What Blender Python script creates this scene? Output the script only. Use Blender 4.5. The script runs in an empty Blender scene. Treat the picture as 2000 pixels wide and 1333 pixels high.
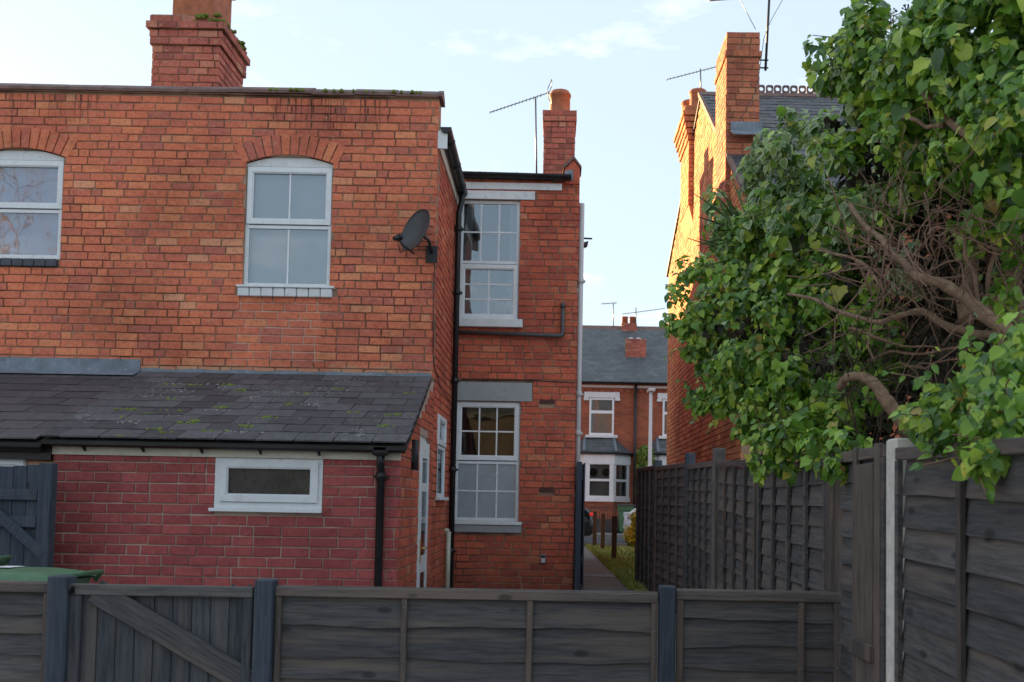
import bpy, math, random
from mathutils import Vector, Matrix
R = math.radians
S = bpy.context.scene
C = S.collection
# ------------------------------------------------------------------ camera
FPX, PPX, PPY, TH, RO, CZ = 1944., 1085., 890., R(2.8), .018, 1.5
cd = bpy.data.cameras.new('camera'); cam = bpy.data.objects.new('camera', cd); C.objects.link(cam); S.camera = cam
cd.sensor_width = 36; cd.sensor_fit = 'HORIZONTAL'; cd.lens = FPX/2000*36
cd.shift_x = -(PPX-1000)/2000; cd.shift_y = (PPY-666.5)/2000
cd.clip_start = .05; cd.clip_end = 3000
cd.dof.use_dof = True; cd.dof.focus_distance = 8.5; cd.dof.aperture_fstop = 4.5
_c, _s = math.cos(RO), math.sin(RO)
_fw = Vector((0, math.cos(TH), math.sin(TH))); _up = Vector((0, -math.sin(TH), math.cos(TH))); _x = Vector((1, 0, 0))
_r = _x*_c + _up*_s; _u = -_x*_s + _up*_c
M = Matrix.Identity(4)
for i, v in enumerate((_r, _u, -_fw)):
    for j in range(3): M[j][i] = v[j]
M[2][3] = CZ
cam.matrix_world = M
# ------------------------------------------------------------------ sky, sun, exposure
SUN_AZ, SUN_EL = R(40), R(8.0)           # azimuth from +Y towards -X
W = bpy.data.worlds.new('World'); S.world = W; W.use_nodes = True
wn, wl = W.node_tree.nodes, W.node_tree.links
bg = wn['Background']
sky = wn.new('ShaderNodeTexSky'); sky.sky_type = 'NISHITA'; sky.sun_disc = False
sky.sun_elevation = SUN_EL; sky.sun_rotation = -SUN_AZ
sky.air_density = 1.0; sky.dust_density = .6; sky.ozone_density = 1.2; sky.altitude = 50
tc = wn.new('ShaderNodeTexCoord'); mp = wn.new('ShaderNodeMapping'); mp.inputs['Scale'].default_value = (1.8, 1.8, 5.0); mp.inputs['Location'].default_value = (.3, .1, .35)
nz = wn.new('ShaderNodeTexNoise'); nz.inputs['Scale'].default_value = 2.4; nz.inputs['Detail'].default_value = 7; nz.inputs['Roughness'].default_value = .6
rp = wn.new('ShaderNodeValToRGB'); rp.color_ramp.elements[0].position = .56; rp.color_ramp.elements[0].color = (0,)*3+(1,); rp.color_ramp.elements[1].position = .78; rp.color_ramp.elements[1].color = (.6,)*3+(1,)
mx = wn.new('ShaderNodeMix'); mx.data_type = 'RGBA'
mx.inputs[7].default_value = (3.6, 3.4, 3.25, 1)
wl.new(tc.outputs['Generated'], mp.inputs['Vector']); wl.new(mp.outputs[0], nz.inputs['Vector']); wl.new(nz.outputs[0], rp.inputs[0])
hz = wn.new('ShaderNodeMix'); hz.data_type = 'RGBA'; hz.inputs[0].default_value = .88; hz.inputs[7].default_value = (1.46, 1.73, 2.02, 1)   # high thin haze
wl.new(sky.outputs[0], hz.inputs[6]); wl.new(rp.outputs[0], mx.inputs[0]); wl.new(hz.outputs[2], mx.inputs[6]); wl.new(mx.outputs[2], bg.inputs['Color'])
bg.inputs['Strength'].default_value = .12
sd = bpy.data.lights.new('sun', 'SUN'); sd.energy = 5.0; sd.angle = R(.55); sd.color = (1, .70, .31)
so = bpy.data.objects.new('sun', sd); C.objects.link(so)
sdir = Vector((-math.sin(SUN_AZ)*math.cos(SUN_EL), math.cos(SUN_AZ)*math.cos(SUN_EL), math.sin(SUN_EL)))
so.rotation_euler = sdir.to_track_quat('Z', 'Y').to_euler(); so.location = sdir*60
S.view_settings.view_transform = 'Standard'; S.view_settings.look = 'None'; S.view_settings.gamma = 1
S.view_settings.exposure = 2.12
S.cycles.use_denoising = True
S.cycles.max_bounces = 8; S.cycles.transparent_max_bounces = 12

# ------------------------------------------------------------------ helpers
def ray(x, y):
    u = (x-PPX)/FPX; v = (y-PPY)/FPX
    a = u*_c+v*_s; b = -u*_s+v*_c
    return _x*a + _fw - _up*b
def at(x, y, Y):                      # photograph point on the plane at depth Y
    d = ray(x, y); return Vector((0, 0, CZ)) + d*(Y/d.y)
def atX(x, y, X):
    d = ray(x, y); return Vector((0, 0, CZ)) + d*(X/d.x)
rng = random.Random(7)
U = rng.uniform

class MB:
    def __init__(s): s.v = []; s.f = []; s.r = []; s.sm = []
    def face(s, idx, r=0., sm=False): s.f.append(tuple(idx)); s.r.append(r); s.sm.append(sm)
    def box(s, x0, x1, y0, y1, z0, z1, r=0.):
        b = len(s.v)
        s.v += [(x0,y0,z0),(x1,y0,z0),(x1,y1,z0),(x0,y1,z0),(x0,y0,z1),(x1,y0,z1),(x1,y1,z1),(x0,y1,z1)]
        for q in ((0,3,2,1),(4,5,6,7),(0,1,5,4),(1,2,6,5),(2,3,7,6),(3,0,4,7)): s.face([b+i for i in q], r)
        return s
    def bbox(s, x0, x1, y0, y1, z0, z1, e=.006):      # box with chamfered edges in all directions (approximate rounded box)
        import itertools
        b = len(s.v); X, Y, Z = (x0, x1), (y0, y1), (z0, z1)
        ids = {}
        for i, j, k in itertools.product((0,1),(0,1),(0,1)):
            sx, sy, sz = (1,-1)[i], (1,-1)[j], (1,-1)[k]
            for ax in range(3):
                p = [X[i]+sx*e, Y[j]+sy*e, Z[k]+sz*e]; p[ax] = (X[i], Y[j], Z[k])[ax]
                ids[(i,j,k,ax)] = len(s.v); s.v.append(tuple(p))
        g = lambda i,j,k,a: ids[(i,j,k,a)]
        for ax in range(3):
            for sgn in (0,1):
                c4 = []
                for (a, c) in ((0,0),(1,0),(1,1),(0,1)):
                    t = [0,0,0]; t[ax] = sgn; t[(ax+1)%3] = a; t[(ax+2)%3] = c
                    c4.append(g(*t, ax))
                s.face(c4 if sgn else c4[::-1])
        for ax in range(3):
            for a in (0,1):
                for c in (0,1):
                    t0 = [0,0,0]; t1 = [0,0,0]; o1, o2 = (ax+1)%3, (ax+2)%3
                    t0[o1] = t1[o1] = a; t0[o2] = t1[o2] = c; t1[ax] = 1
                    q = [g(*t0,o1), g(*t1,o1), g(*t1,o2), g(*t0,o2)]
                    s.face(q if a == c else q[::-1])
        for i, j, k in itertools.product((0,1),(0,1),(0,1)):
            q = [g(i,j,k,0), g(i,j,k,1), g(i,j,k,2)]
            s.face(q if (i+j+k) % 2 else q[::-1])
        return s
    def quad(s, a, b, c, d, r=0.):
        n = len(s.v); s.v += [tuple(a), tuple(b), tuple(c), tuple(d)]; s.face((n,n+1,n+2,n+3), r); return s
    def poly(s, pts, r=0.):
        n = len(s.v); s.v += [tuple(p) for p in pts]; s.face(range(n, n+len(pts)), r); return s
    def prism(s, pts, ext, r=0.):     # closed polygon pts (3D) extruded by vector ext
        n = len(s.v); k = len(pts); e = Vector(ext)
        s.v += [tuple(p) for p in pts] + [tuple(Vector(p)+e) for p in pts]
        s.face(range(n, n+k), r); s.face(reversed(range(n+k, n+2*k)), r)
        for i in range(k):
            j = (i+1) % k; s.face((n+j, n+i, n+k+i, n+k+j), r)
        return s
    def tube(s, pts, rad, n=8, cap=True, r=0.):
        pts = [Vector(p) for p in pts]; m = len(pts)
        rad = rad if isinstance(rad, (list, tuple)) else [rad]*m
        b = len(s.v); ref = None
        for i, p in enumerate(pts):
            d = (pts[min(i+1,m-1)]-pts[max(i-1,0)]).normalized()
            if ref is None: ref = Vector((0,0,1)) if abs(d.z) < .9 else Vector((1,0,0))
            a = ref - d*ref.dot(d)
            if a.length < 1e-4: a = Vector((1,0,0)) - d*d.x
            a.normalize(); ref = a; c = d.cross(a)
            for k in range(n):
                t = 2*math.pi*k/n; s.v.append(tuple(p + (a*math.cos(t)+c*math.sin(t))*rad[i]))
        for i in range(m-1):
            for k in range(n):
                k2 = (k+1) % n; s.face((b+i*n+k, b+i*n+k2, b+(i+1)*n+k2, b+(i+1)*n+k), r, True)
        if cap:
            s.face([b+k for k in range(n)][::-1], r); s.face([b+(m-1)*n+k for k in range(n)], r)
        return s
    def lathe(s, prof, cx, cy, n=16, r=0., sm=True):
        b = len(s.v); m = len(prof)
        for (rr, z) in prof:
            for k in range(n):
                t = 2*math.pi*k/n; s.v.append((cx+rr*math.cos(t), cy+rr*math.sin(t), z))
        for i in range(m-1):
            for k in range(n):
                k2 = (k+1) % n; s.face((b+i*n+k, b+i*n+k2, b+(i+1)*n+k2, b+(i+1)*n+k), r, sm)
        s.face([b+k for k in range(n)][::-1], r); s.face([b+(m-1)*n+k for k in range(n)], r)
        return s
    def mesh(s, name, mat):
        me = bpy.data.meshes.new(name); me.from_pydata(s.v, [], s.f)
        if any(s.sm): me.polygons.foreach_set('use_smooth', s.sm)
        if any(s.r):
            a = me.attributes.new('rnd', 'FLOAT', 'FACE'); a.data.foreach_set('value', s.r)
        if mat: me.materials.append(mat)
        me.update(); return me
    def build(s, name, mat, parent=None, loc=None, rot=None):
        return link(name, s.mesh(name, mat), parent, loc, rot)
def link(name, me, parent=None, loc=None, rot=None, scale=None):
    o = bpy.data.objects.new(name, me); C.objects.link(o)
    if parent: o.parent = parent
    if loc is not None: o.location = loc
    if rot is not None: o.rotation_euler = rot
    if scale is not None: o.scale = scale
    return o
def thing(name, label, cat, group=None, loc=(0,0,0), rz=0):
    o = bpy.data.objects.new(name, None); C.objects.link(o); o.location = loc; o.rotation_euler = (0,0,rz)
    return tag(o, label, cat, group)
def tag(o, label, cat, group=None):
    o['label'] = label; o['category'] = cat
    if group: o['group'] = group
    return o
def struct(o): o['kind'] = 'structure'; return o
def stuff(o): o['kind'] = 'stuff'; return o

# ------------------------------------------------------------------ materials
class NT:
    def __init__(s, name, rough=.7, spec=.4):
        s.m = bpy.data.materials.new(name); s.m.use_nodes = True; s.t = s.m.node_tree; s.n = s.t.nodes; s.l = s.t.links
        s.p = s.n['Principled BSDF']; s.out = s.n['Material Output']
        s.p.inputs['Roughness'].default_value = rough; s.p.inputs['Specular IOR Level'].default_value = spec
    def put(s, sock, v):
        if isinstance(v, bpy.types.NodeSocket): s.l.new(v, sock)
        elif v is not None:
            if isinstance(v, (tuple, list)) and len(v) == 3 and len(sock.default_value) == 4: v = tuple(v)+(1,)
            sock.default_value = v
    def math(s, op, a, b=None, c=None, clamp=False):
        n = s.n.new('ShaderNodeMath'); n.operation = op; n.use_clamp = clamp
        s.put(n.inputs[0], a); s.put(n.inputs[1], b); s.put(n.inputs[2], c); return n.outputs[0]
    def pos(s): return s.n.new('ShaderNodeNewGeometry').outputs['Position']
    def obj(s): return s.n.new('ShaderNodeTexCoord').outputs['Object']
    def xyz(s, v):
        n = s.n.new('ShaderNodeSeparateXYZ'); s.l.new(v, n.inputs[0]); return n.outputs
    def mapv(s, v, scale=(1,1,1), loc=(0,0,0)):
        n = s.n.new('ShaderNodeMapping'); s.l.new(v, n.inputs[0]); n.inputs['Scale'].default_value = scale; s.put(n.inputs['Location'], loc); return n.outputs[0]
    def noise(s, v, sc, det=4, ro=.55, dist=0):
        n = s.n.new('ShaderNodeTexNoise'); s.l.new(v, n.inputs['Vector']); n.inputs['Scale'].default_value = sc
        n.inputs['Detail'].default_value = det; n.inputs['Roughness'].default_value = ro; n.inputs['Distortion'].default_value = dist; return n.outputs[0]
    def voro(s, v, sc):
        n = s.n.new('ShaderNodeTexVoronoi'); s.l.new(v, n.inputs['Vector']); n.inputs['Scale'].default_value = sc; return n.outputs[0]
    def ramp(s, v, stops, interp='LINEAR'):
        n = s.n.new('ShaderNodeValToRGB'); s.put(n.inputs[0], v); e = n.color_ramp; e.interpolation = interp
        while len(e.elements) < len(stops): e.elements.new(.5)
        for el, (p, c) in zip(e.elements, stops):
            el.position = p; el.color = (tuple(c)+(1,)) if isinstance(c, (tuple, list)) else (c, c, c, 1)
        return n.outputs[0]
    def sstep(s, v, a, b): return s.ramp(v, [(0,0.),(1,1.)]) if False else s.maprange(v, a, b)
    def maprange(s, v, a, b, c=0., d=1.):
        n = s.n.new('ShaderNodeMapRange'); n.interpolation_type = 'SMOOTHSTEP'; s.put(n.inputs[0], v)
        for i, q in enumerate((a,b,c,d)): n.inputs[i+1].default_value = q
        return n.outputs[0]
    def mix(s, f, a, b, mode='MIX'):
        n = s.n.new('ShaderNodeMix'); n.data_type = 'RGBA'; n.blend_type = mode
        s.put(n.inputs[0], f); s.put(n.inputs[6], a); s.put(n.inputs[7], b); return n.outputs[2]
    def rnd(s, island=False):
        o = s.n.new('ShaderNodeObjectInfo').outputs['Random']
        if island: a = s.n.new('ShaderNodeNewGeometry').outputs['Random Per Island']
        else:
            n = s.n.new('ShaderNodeAttribute'); n.attribute_name = 'rnd'; a = n.outputs['Fac']
        return s.math('FRACT', s.math('ADD', o, a))
    def bump(s, h, st=.3, d=.01):
        n = s.n.new('ShaderNodeBump'); n.inputs['Strength'].default_value = st; n.inputs['Distance'].default_value = d
        s.l.new(h, n.inputs['Height']); s.l.new(n.outputs[0], s.p.inputs['Normal'])
    def col(s, c): s.put(s.p.inputs['Base Color'], c); return s
    def rough(s, c): s.put(s.p.inputs['Roughness'], c); return s

def brick_mat(name, stops, stain=0., tanf=.34, smear=None, rough=.85, drip=None, damp=None):
    t = NT(name, rough, .25); P = t.pos()
    c = t.ramp(t.rnd(), stops)
    g = t.noise(P, 28, 5, .65)
    c = t.mix(1, c, t.ramp(g, [(.25,(.62,.58,.56)),(.5,(1,1,1)),(.78,(1.22,1.2,1.15))]), 'MULTIPLY')
    l = t.noise(P, 1.1, 4, .6)
    c = t.mix(1, c, t.ramp(l, [(.3,(.70,.66,.66)),(.52,(1,1,1)),(.72,(1.14,1.13,1.1))]), 'MULTIPLY')
    tan = t.maprange(t.noise(t.mapv(P, (1,1,1.6)), 11, 4, .6), .56, .70)
    c = t.mix(t.math('MULTIPLY', tan, tanf), c, (.58,.33,.20))
    pur = t.maprange(t.noise(t.mapv(P, (1,1,1.5), (3,7,2)), 8, 3, .6), .58, .70)
    c = t.mix(t.math('MULTIPLY', pur, tanf*.9), c, (.27,.085,.075))
    chip = t.maprange(t.noise(P, 70, 3, .6), .66, .72)
    c = t.mix(t.math('MULTIPLY', chip, .45), c, (.09,.055,.045))
    white = t.math('MULTIPLY', t.maprange(t.noise(P, 9, 6, .7), .62, .74), .22)
    c = t.mix(white, c, (.5,.42,.36))
    if drip:                                            # black run-off stains under the coping
        z = t.xyz(P)[2]
        runs = t.maprange(t.noise(t.mapv(P, (17, 1, .35)), 2.2, 3, .6), .55, .61)
        k = t.math('MULTIPLY', runs, t.maprange(z, drip[0], drip[1]))
        area = t.maprange(t.noise(t.mapv(P, (.55, 1, .05)), 1.6, 2), .44, .54)
        c = t.mix(t.math('MULTIPLY', t.math('MULTIPLY', k, area), .8), c, (.035,.02,.02))
    if damp:                                            # grime band near the foot of the wall
        z = t.xyz(P)[2]; zz = t.math('ADD', z, t.math('MULTIPLY', t.noise(P, 3, 4), .5))
        c = t.mix(t.math('MULTIPLY', t.maprange(zz, damp[1], damp[0]), .6), c, (.08,.035,.025))
    if smear:                                           # cement smeared over the lowest courses above the flashing
        z = t.xyz(P)[2]; zz = t.math('ADD', z, t.math('MULTIPLY', t.math('SUBTRACT', t.noise(P, 4, 5, .7), .5), .28))
        c = t.mix(t.math('MULTIPLY', t.maprange(zz, smear, smear-.10), .6), c, (.48,.33,.20))
    t.col(c); t.bump(t.noise(P, 130, 4, .7), .35, .006)
    return t.m
ORANGE = [(0,(.48,.150,.108)),(.08,(.55,.158,.104)),(.3,(.62,.174,.102)),(.55,(.66,.186,.102)),(.8,(.69,.204,.106)),(.94,(.71,.25,.125)),(1,(.70,.31,.18))]
M_brick = brick_mat('brick orange red', ORANGE, drip=(5.25, 5.75), smear=2.93)
M_brick2 = brick_mat('brick deep red', [(0,(.40,.098,.066)),(.3,(.48,.11,.068)),(.6,(.54,.125,.070)),(.9,(.58,.145,.078)),(1,(.58,.22,.12))], damp=(.45,1.35), tanf=.3)
M_brick3 = brick_mat('brick weathered warm', [(0,(.42,.14,.075)),(.4,(.56,.20,.092)),(.8,(.62,.25,.108)),(1,(.66,.33,.15))])
M_bricks = brick_mat('brick stack red', [(0,(.34,.11,.075)),(.4,(.48,.155,.088)),(.8,(.56,.19,.10)),(1,(.58,.27,.15))])
M_brickc = brick_mat('brick chimney dull', [(0,(.30,.10,.082)),(.4,(.43,.13,.098)),(.8,(.50,.16,.115)),(1,(.50,.24,.16))])
M_painted = brick_mat('brick painted maroon', [(0,(.32,.068,.066)),(.5,(.37,.080,.077)),(1,(.42,.096,.092))], tanf=.07, rough=.6)
def mortar(name, a, b, patch=None):
    t = NT(name, .95, .1); P = t.pos(); c = t.mix(t.maprange(t.noise(P, 1.4, 6, .7), .35, .65), a, b)
    if patch:                                         # an area that was repointed later
        x, y, z = t.xyz(P); nz_ = t.math('MULTIPLY', t.math('SUBTRACT', t.noise(P, 5, 4), .5), .5)
        dx = t.math('ABSOLUTE', t.math('SUBTRACT', x, patch[0])); dz = t.math('ABSOLUTE', t.math('SUBTRACT', z, patch[1]))
        k = t.math('MAXIMUM', t.math('DIVIDE', dx, patch[2]), t.math('DIVIDE', dz, patch[3]))
        c = t.mix(t.maprange(t.math('ADD', k, nz_), 1.0, .8), c, (.62,.46,.37))
    t.col(c); t.bump(t.noise(P, 150, 3), .5, .006); return t.m
M_mortar = mortar('mortar brown', (.13,.075,.055), (.40,.27,.19), (-2.95,3.28,.5,.36))
M_mortar_l = mortar('mortar pale', (.35,.235,.20), (.55,.41,.34))
M_mortar_w = mortar('mortar warm', (.24,.15,.09), (.36,.24,.15))
def plain(name, c, rough=.5, var=.15, sc=8, spec=.4, metal=0, bump=0, dirt=None):
    t = NT(name, rough, spec); P = t.pos(); n = t.noise(P, sc, 5, .6)
    lo = tuple(x*(1-var) for x in c); hi = tuple(min(1, x*(1+var)) for x in c)
    cc = t.ramp(n, [(.3, lo), (.7, hi)])
    if dirt: cc = t.mix(t.math('MULTIPLY', t.maprange(t.noise(P, sc*2.5, 6, .7), .52, .75), .6), cc, dirt)
    t.col(cc); t.p.inputs['Metallic'].default_value = metal
    t.rough(t.maprange(t.noise(P, sc*3, 3), .2, .8, rough*.8, min(1, rough*1.2)))
    if bump: t.bump(t.noise(P, sc*12, 3), bump, .004)
    return t.m
M_upvc = plain('white upvc', (.74,.76,.78), .35, .05, 5, dirt=(.45,.44,.42))
M_white = plain('white paint weathered', (.68,.69,.70), .6, .08, 6, bump=.2, dirt=(.35,.33,.30))
M_cream = plain('cream fascia paint', (.62,.57,.48), .6, .1, 6, dirt=(.3,.25,.2))
M_greylintel = plain('grey painted stone', (.33,.34,.35), .7, .08, 5, bump=.3, dirt=(.2,.2,.2))
M_black = plain('black plastic gutter', (.012,.012,.014), .35, .3, 6)
M_blackdull = plain('dark grey metal', (.03,.031,.034), .5, .2, 9)
M_lead = plain('lead flashing', (.17,.20,.24), .5, .25, 7, bump=.4, dirt=(.45,.47,.5))
M_coping = plain('coping tile brown', (.17,.10,.085), .75, .35, 6, bump=.5, dirt=(.06,.055,.05))
M_pot = plain('terracotta chimney pot', (.40,.13,.065), .8, .25, 9, bump=.3, dirt=(.12,.06,.04))
M_moss = plain('moss', (.15,.19,.03), 1, .5, 40, bump=.8)
M_lichen = plain('lichen', (.42,.42,.40), 1, .2, 40)
M_bluebrick = plain('blue brick sill', (.06,.065,.08), .5, .25, 20)
M_aerial = plain('aluminium aerial', (.16,.16,.16), .4, .2, 10, metal=.6)
M_binG = plain('green bin plastic', (.075,.165,.085), .5, .15, 6, dirt=(.17,.21,.16))
M_binD = plain('dark bin lid', (.03,.03,.033), .5, .2, 8)
M_sticker = plain('white sticker', (.8,.8,.8), .5, .03, 8)
M_dish = plain('dish dark grey', (.055,.056,.06), .45, .15, 6)
M_concrete = plain('concrete post', (.62,.58,.52), .9, .15, 14, bump=.7, dirt=(.25,.21,.17))
M_conc2 = plain('concrete slab', (.36,.33,.30), .95, .25, 3, bump=.5, dirt=(.25,.22,.19))
M_path = plain('path tarmac brown', (.13,.105,.09), .95, .2, 2.5, bump=.6, dirt=(.09,.07,.06))
M_road = plain('asphalt', (.06,.06,.064), .9, .2, 2, bump=.5)
M_kerb = plain('kerb stone', (.20,.195,.19), .9, .15, 3)
M_grassg = plain('lawn soil', (.20,.22,.06), 1, .4, 6)
M_room = plain('room wall', (.30,.29,.27), .9, .05, 2)
M_blind = plain('pale blind', (.46,.45,.43), .9, .06, 2)
M_dark = plain('dark interior', (.03,.028,.026), .9, .2, 2)
M_curt = plain('net curtain', (.68,.69,.65), .95, .25, 30)
M_keys = plain('grey key safe', (.22,.23,.25), .4, .1, 10, metal=.3)
M_pipegrey = plain('grey waste pipe', (.075,.072,.075), .4, .15, 9)
M_pipew = plain('pale grey pipe', (.52,.50,.50), .5, .06, 6)
M_pipec = plain('cream pipe', (.50,.50,.40), .5, .1, 6)
M_brass = plain('brass handle', (.6,.45,.15), .3, .1, 6, metal=1)
def glass(name, tint=(.85,.9,.92), refl=.28):
    t = NT(name); n = t.n; n.remove(t.p)
    g = n.new('ShaderNodeBsdfGlossy'); g.inputs['Roughness'].default_value = .02; g.inputs['Color'].default_value = (.92,.95,1,1)
    tr = n.new('ShaderNodeBsdfTransparent'); tr.inputs['Color'].default_value = tint+(1,)
    fr = n.new('ShaderNodeFresnel'); fr.inputs['IOR'].default_value = 1.5
    m = n.new('ShaderNodeMixShader'); f = t.math('ADD', t.math('MULTIPLY', fr.outputs[0], .9), refl, clamp=True)
    t.l.new(f, m.inputs[0]); t.l.new(tr.outputs[0], m.inputs[1]); t.l.new(g.outputs[0], m.inputs[2]); t.l.new(m.outputs[0], t.out.inputs[0])
    b = n.new('ShaderNodeBump'); b.inputs['Strength'].default_value = .06; b.inputs['Distance'].default_value = .02
    t.l.new(t.noise(t.pos(), 3, 2), b.inputs['Height']); t.l.new(b.outputs[0], g.inputs['Normal'])
    return t.m
M_glass = glass('window glass', refl=.10)
M_glassd = glass('window glass dim', (.7,.72,.72), -.012)
M_glassm = glass('window glass mid', (.8,.82,.82), .0)
M_frostd = plain('obscured dark glass', (.05,.047,.040), .3, .35, 9, spec=.5)
M_lav = plain('lavender curtain', (.46,.38,.54), .9, .12, 5)
M_frost = plain('frosted glass', (.30,.33,.36), .25, .06, 3, spec=.6)
def slate_mat(name, a, b, lich=.5):
    t = NT(name, .6, .35); P = t.pos()
    c = t.mix(t.rnd(), a, b)
    c = t.mix(1, c, t.ramp(t.noise(P, 14, 5, .65), [(.3,(.7,.7,.7)),(.7,(1.25,1.25,1.25))]), 'MULTIPLY')
    area = t.maprange(t.noise(P, 1.3, 3), .48, .66)
    sp = t.maprange(t.noise(P, 42, 3, .6), .62, .66)
    c = t.mix(t.math('MULTIPLY', t.math('MULTIPLY', sp, area), lich), c, (.45,.46,.47))
    gm = t.math('MULTIPLY', t.maprange(t.noise(P, 5, 5, .7), .56, .75), .35)
    c = t.mix(gm, c, (.075,.08,.045))
    t.col(c); t.bump(t.noise(P, 60, 4, .6), .3, .004); return t.m
M_slate = slate_mat('slate roof', (.050,.050,.055), (.098,.096,.104), .9)
M_slate2 = slate_mat('slate roof brownish', (.052,.049,.054), (.084,.077,.083), .15)
M_slate3 = slate_mat('slate far', (.05,.055,.062), (.12,.125,.13), .5)
def wood_mat(name, axis, a, b, wear):
    t = NT(name, .75, .3); O = t.obj(); r = t.rnd()
    cmb = t.n.new('ShaderNodeCombineXYZ'); 
    for i in range(3): t.l.new(t.math('MULTIPLY', r, 37.+i*11), cmb.inputs[i])
    sc = {'h': (1.6, 14, 22), 'v': (22, 14, 1.6)}[axis]
    g = t.noise(t.mapv(O, sc, cmb.outputs[0]), 3.2, 6, .65, .6)
    c = t.mix(t.maprange(g, .3, .7), a, b)
    c = t.mix(1, c, t.ramp(r, [(0,(.75,.75,.78)),(1,(1.25,1.2,1.15))]), 'MULTIPLY')
    wm = t.noise(t.mapv(O, tuple(x*.14 for x in sc), cmb.outputs[0]), 3.5, 5, .6)
    c = t.mix(t.math('MULTIPLY', t.maprange(wm, .47, .66), .55), c, wear)
    c = t.mix(t.math('MULTIPLY', t.maprange(t.noise(t.mapv(O, tuple(x*.3 for x in sc), cmb.outputs[0]), 5, 4, .6), .56, .72), .5), c, tuple(x*.45 for x in a))
    # knots
    kv = t.voro(t.mapv(O, (3.2, 3.2, 7) if axis == 'h' else (7, 3.2, 3.2), cmb.outputs[0]), 1.0)
    c = t.mix(t.math('MULTIPLY', t.maprange(kv, .16, .08), .7), c, tuple(x*.35 for x in a))
    t.col(c); t.bump(g, .5, .006); return t.m
M_woodh = wood_mat('fence stain horizontal', 'h', (.052,.052,.056), (.112,.108,.108), (.175,.135,.108))
M_woodv = wood_mat('fence stain vertical', 'v', (.046,.051,.061), (.096,.100,.110), (.145,.120,.102))
M_woodb = wood_mat('fence blue grey', 'v', (.032,.043,.062), (.060,.077,.104), (.085,.092,.105))
M_woodbr = wood_mat('fence batten brown', 'v', (.066,.055,.050), (.128,.104,.092), (.20,.14,.105))
M_woodbh = wood_mat('fence rail brown', 'h', (.068,.060,.058), (.130,.110,.102), (.20,.142,.108))
M_post = wood_mat('timber post brown', 'v', (.07,.035,.02), (.11,.06,.035), (.09,.05,.03))

# ------------------------------------------------------------------ masonry
CH, BL, JT = .085, .232, .012
_bc = {}
def brick_verts(L, H, D, g):
    e = .004
    j = lambda a: g.uniform(-a, a)
    o = [(0,e),(L,e),(L,e),(0,e)]
    a = [(0+j(.003),e,0+j(.003)),(L+j(.003),e,0+j(.003)),(L+j(.003),e,H+j(.003)),(0+j(.003),e,H+j(.003))]
    f = [(e+j(.001),j(.0015),e+j(.001)),(L-e+j(.001),j(.0015),e+j(.001)),(L-e+j(.001),j(.0015),H-e+j(.001)),(e+j(.001),j(.0015),H-e+j(.001))]
    b = [(0,D,0),(L,D,0),(L,D,H),(0,D,H)]
    v = a+f+b
    fs = [(4,5,6,7)] + [(i,(i+1)%4,4+(i+1)%4,4+i) for i in range(4)] + [((i+1)%4,i,8+i,8+(i+1)%4) for i in range(4)]
    return v, fs
def brick_mesh(L, H, mat):
    k = (round(L, 2), round(H, 3), mat.name, rng.randrange(7))
    if k not in _bc:
        v, fs = brick_verts(k[0], k[1], .035, rng); m = MB(); m.v = v
        for q in fs: m.face(q)
        _bc[k] = m.mesh('brick', mat)
    return _bc[k]
def masonry(parent, o, ux, nrm, width, z0, z1, mat, cut=None, keep=None, singles=300, header=.14, name='brick', stag=.5, seed=1, ch=CH, bl=BL, jt=JT, maxsingle=None):
    """bricks on a wall: o = origin at face, ux = unit along, nrm = outward. cut(z0,z1) -> list of (a,b) removed intervals; keep(a,b,z) -> bool"""
    g = random.Random(seed); o = Vector(o); ux = Vector(ux); nrm = Vector(nrm)
    ang = math.atan2(ux.y, ux.x)
    out = []; n = int((z1-z0)/ch + .5)
    for i in range(n):
        za = z0+i*ch; x = -g.choice((0, .5))*bl*stag*2 + g.uniform(-.03, .03) if stag else (-(i % 2)*bl/2)
        cuts = sorted(cut(za, za+ch)) if cut else []
        while x < width:
            L = bl/2 if g.random() < header else bl
            if g.random() < .06: L = bl*.75
            segs = [(max(0, x), min(width, x+L-jt))]
            x += L
            for (a, b) in cuts:
                ns = []
                for (p, q) in segs:
                    if b <= p or a >= q: ns.append((p, q)); continue
                    if a-p > .02: ns.append((p, a-.004))
                    if q-b > .02: ns.append((b+.004, q))
                segs = ns
            for (p, q) in segs:
                if q-p < .025: continue
                if keep and not keep(p, q, za): continue
                out.append((p, q, za+jt/2))
    H = ch-jt
    camp = Vector((0,0,CZ))
    def size(b):
        c = o+ux*((b[0]+b[1])/2); c.z = b[2]; d = c-camp
        return (b[1]-b[0])*abs(nrm.dot(d.normalized()))/d.length_squared
    def invis(b):
        return 0
    order = sorted(range(len(out)), key=lambda i: -size(out[i]))
    pick = set(order[:singles]); sb = MB(); made = []
    for i, (p, q, z) in enumerate(out):
        wp = o+ux*p; wp.z = z+g.uniform(-.0015, .0015); wp += nrm*g.uniform(-.002, .003)
        if i in pick:
            b = link(name, brick_mesh(q-p, H, mat), parent, wp, (g.uniform(-.004,.004), 0, ang+g.uniform(-.004,.004))); made.append(b)
        else:
            v, fs = brick_verts(q-p, H, .035, g); k = len(sb.v); r = g.uniform(.001, 1)
            for a in v:
                w = wp+ux*a[0]-nrm*a[1]; sb.v.append((w.x, w.y, w.z+a[2]))
            for f in fs: sb.face([k+t for t in f], r)
    if sb.v: stuff(sb.build('brickwork', mat, parent))
    return made
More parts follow.
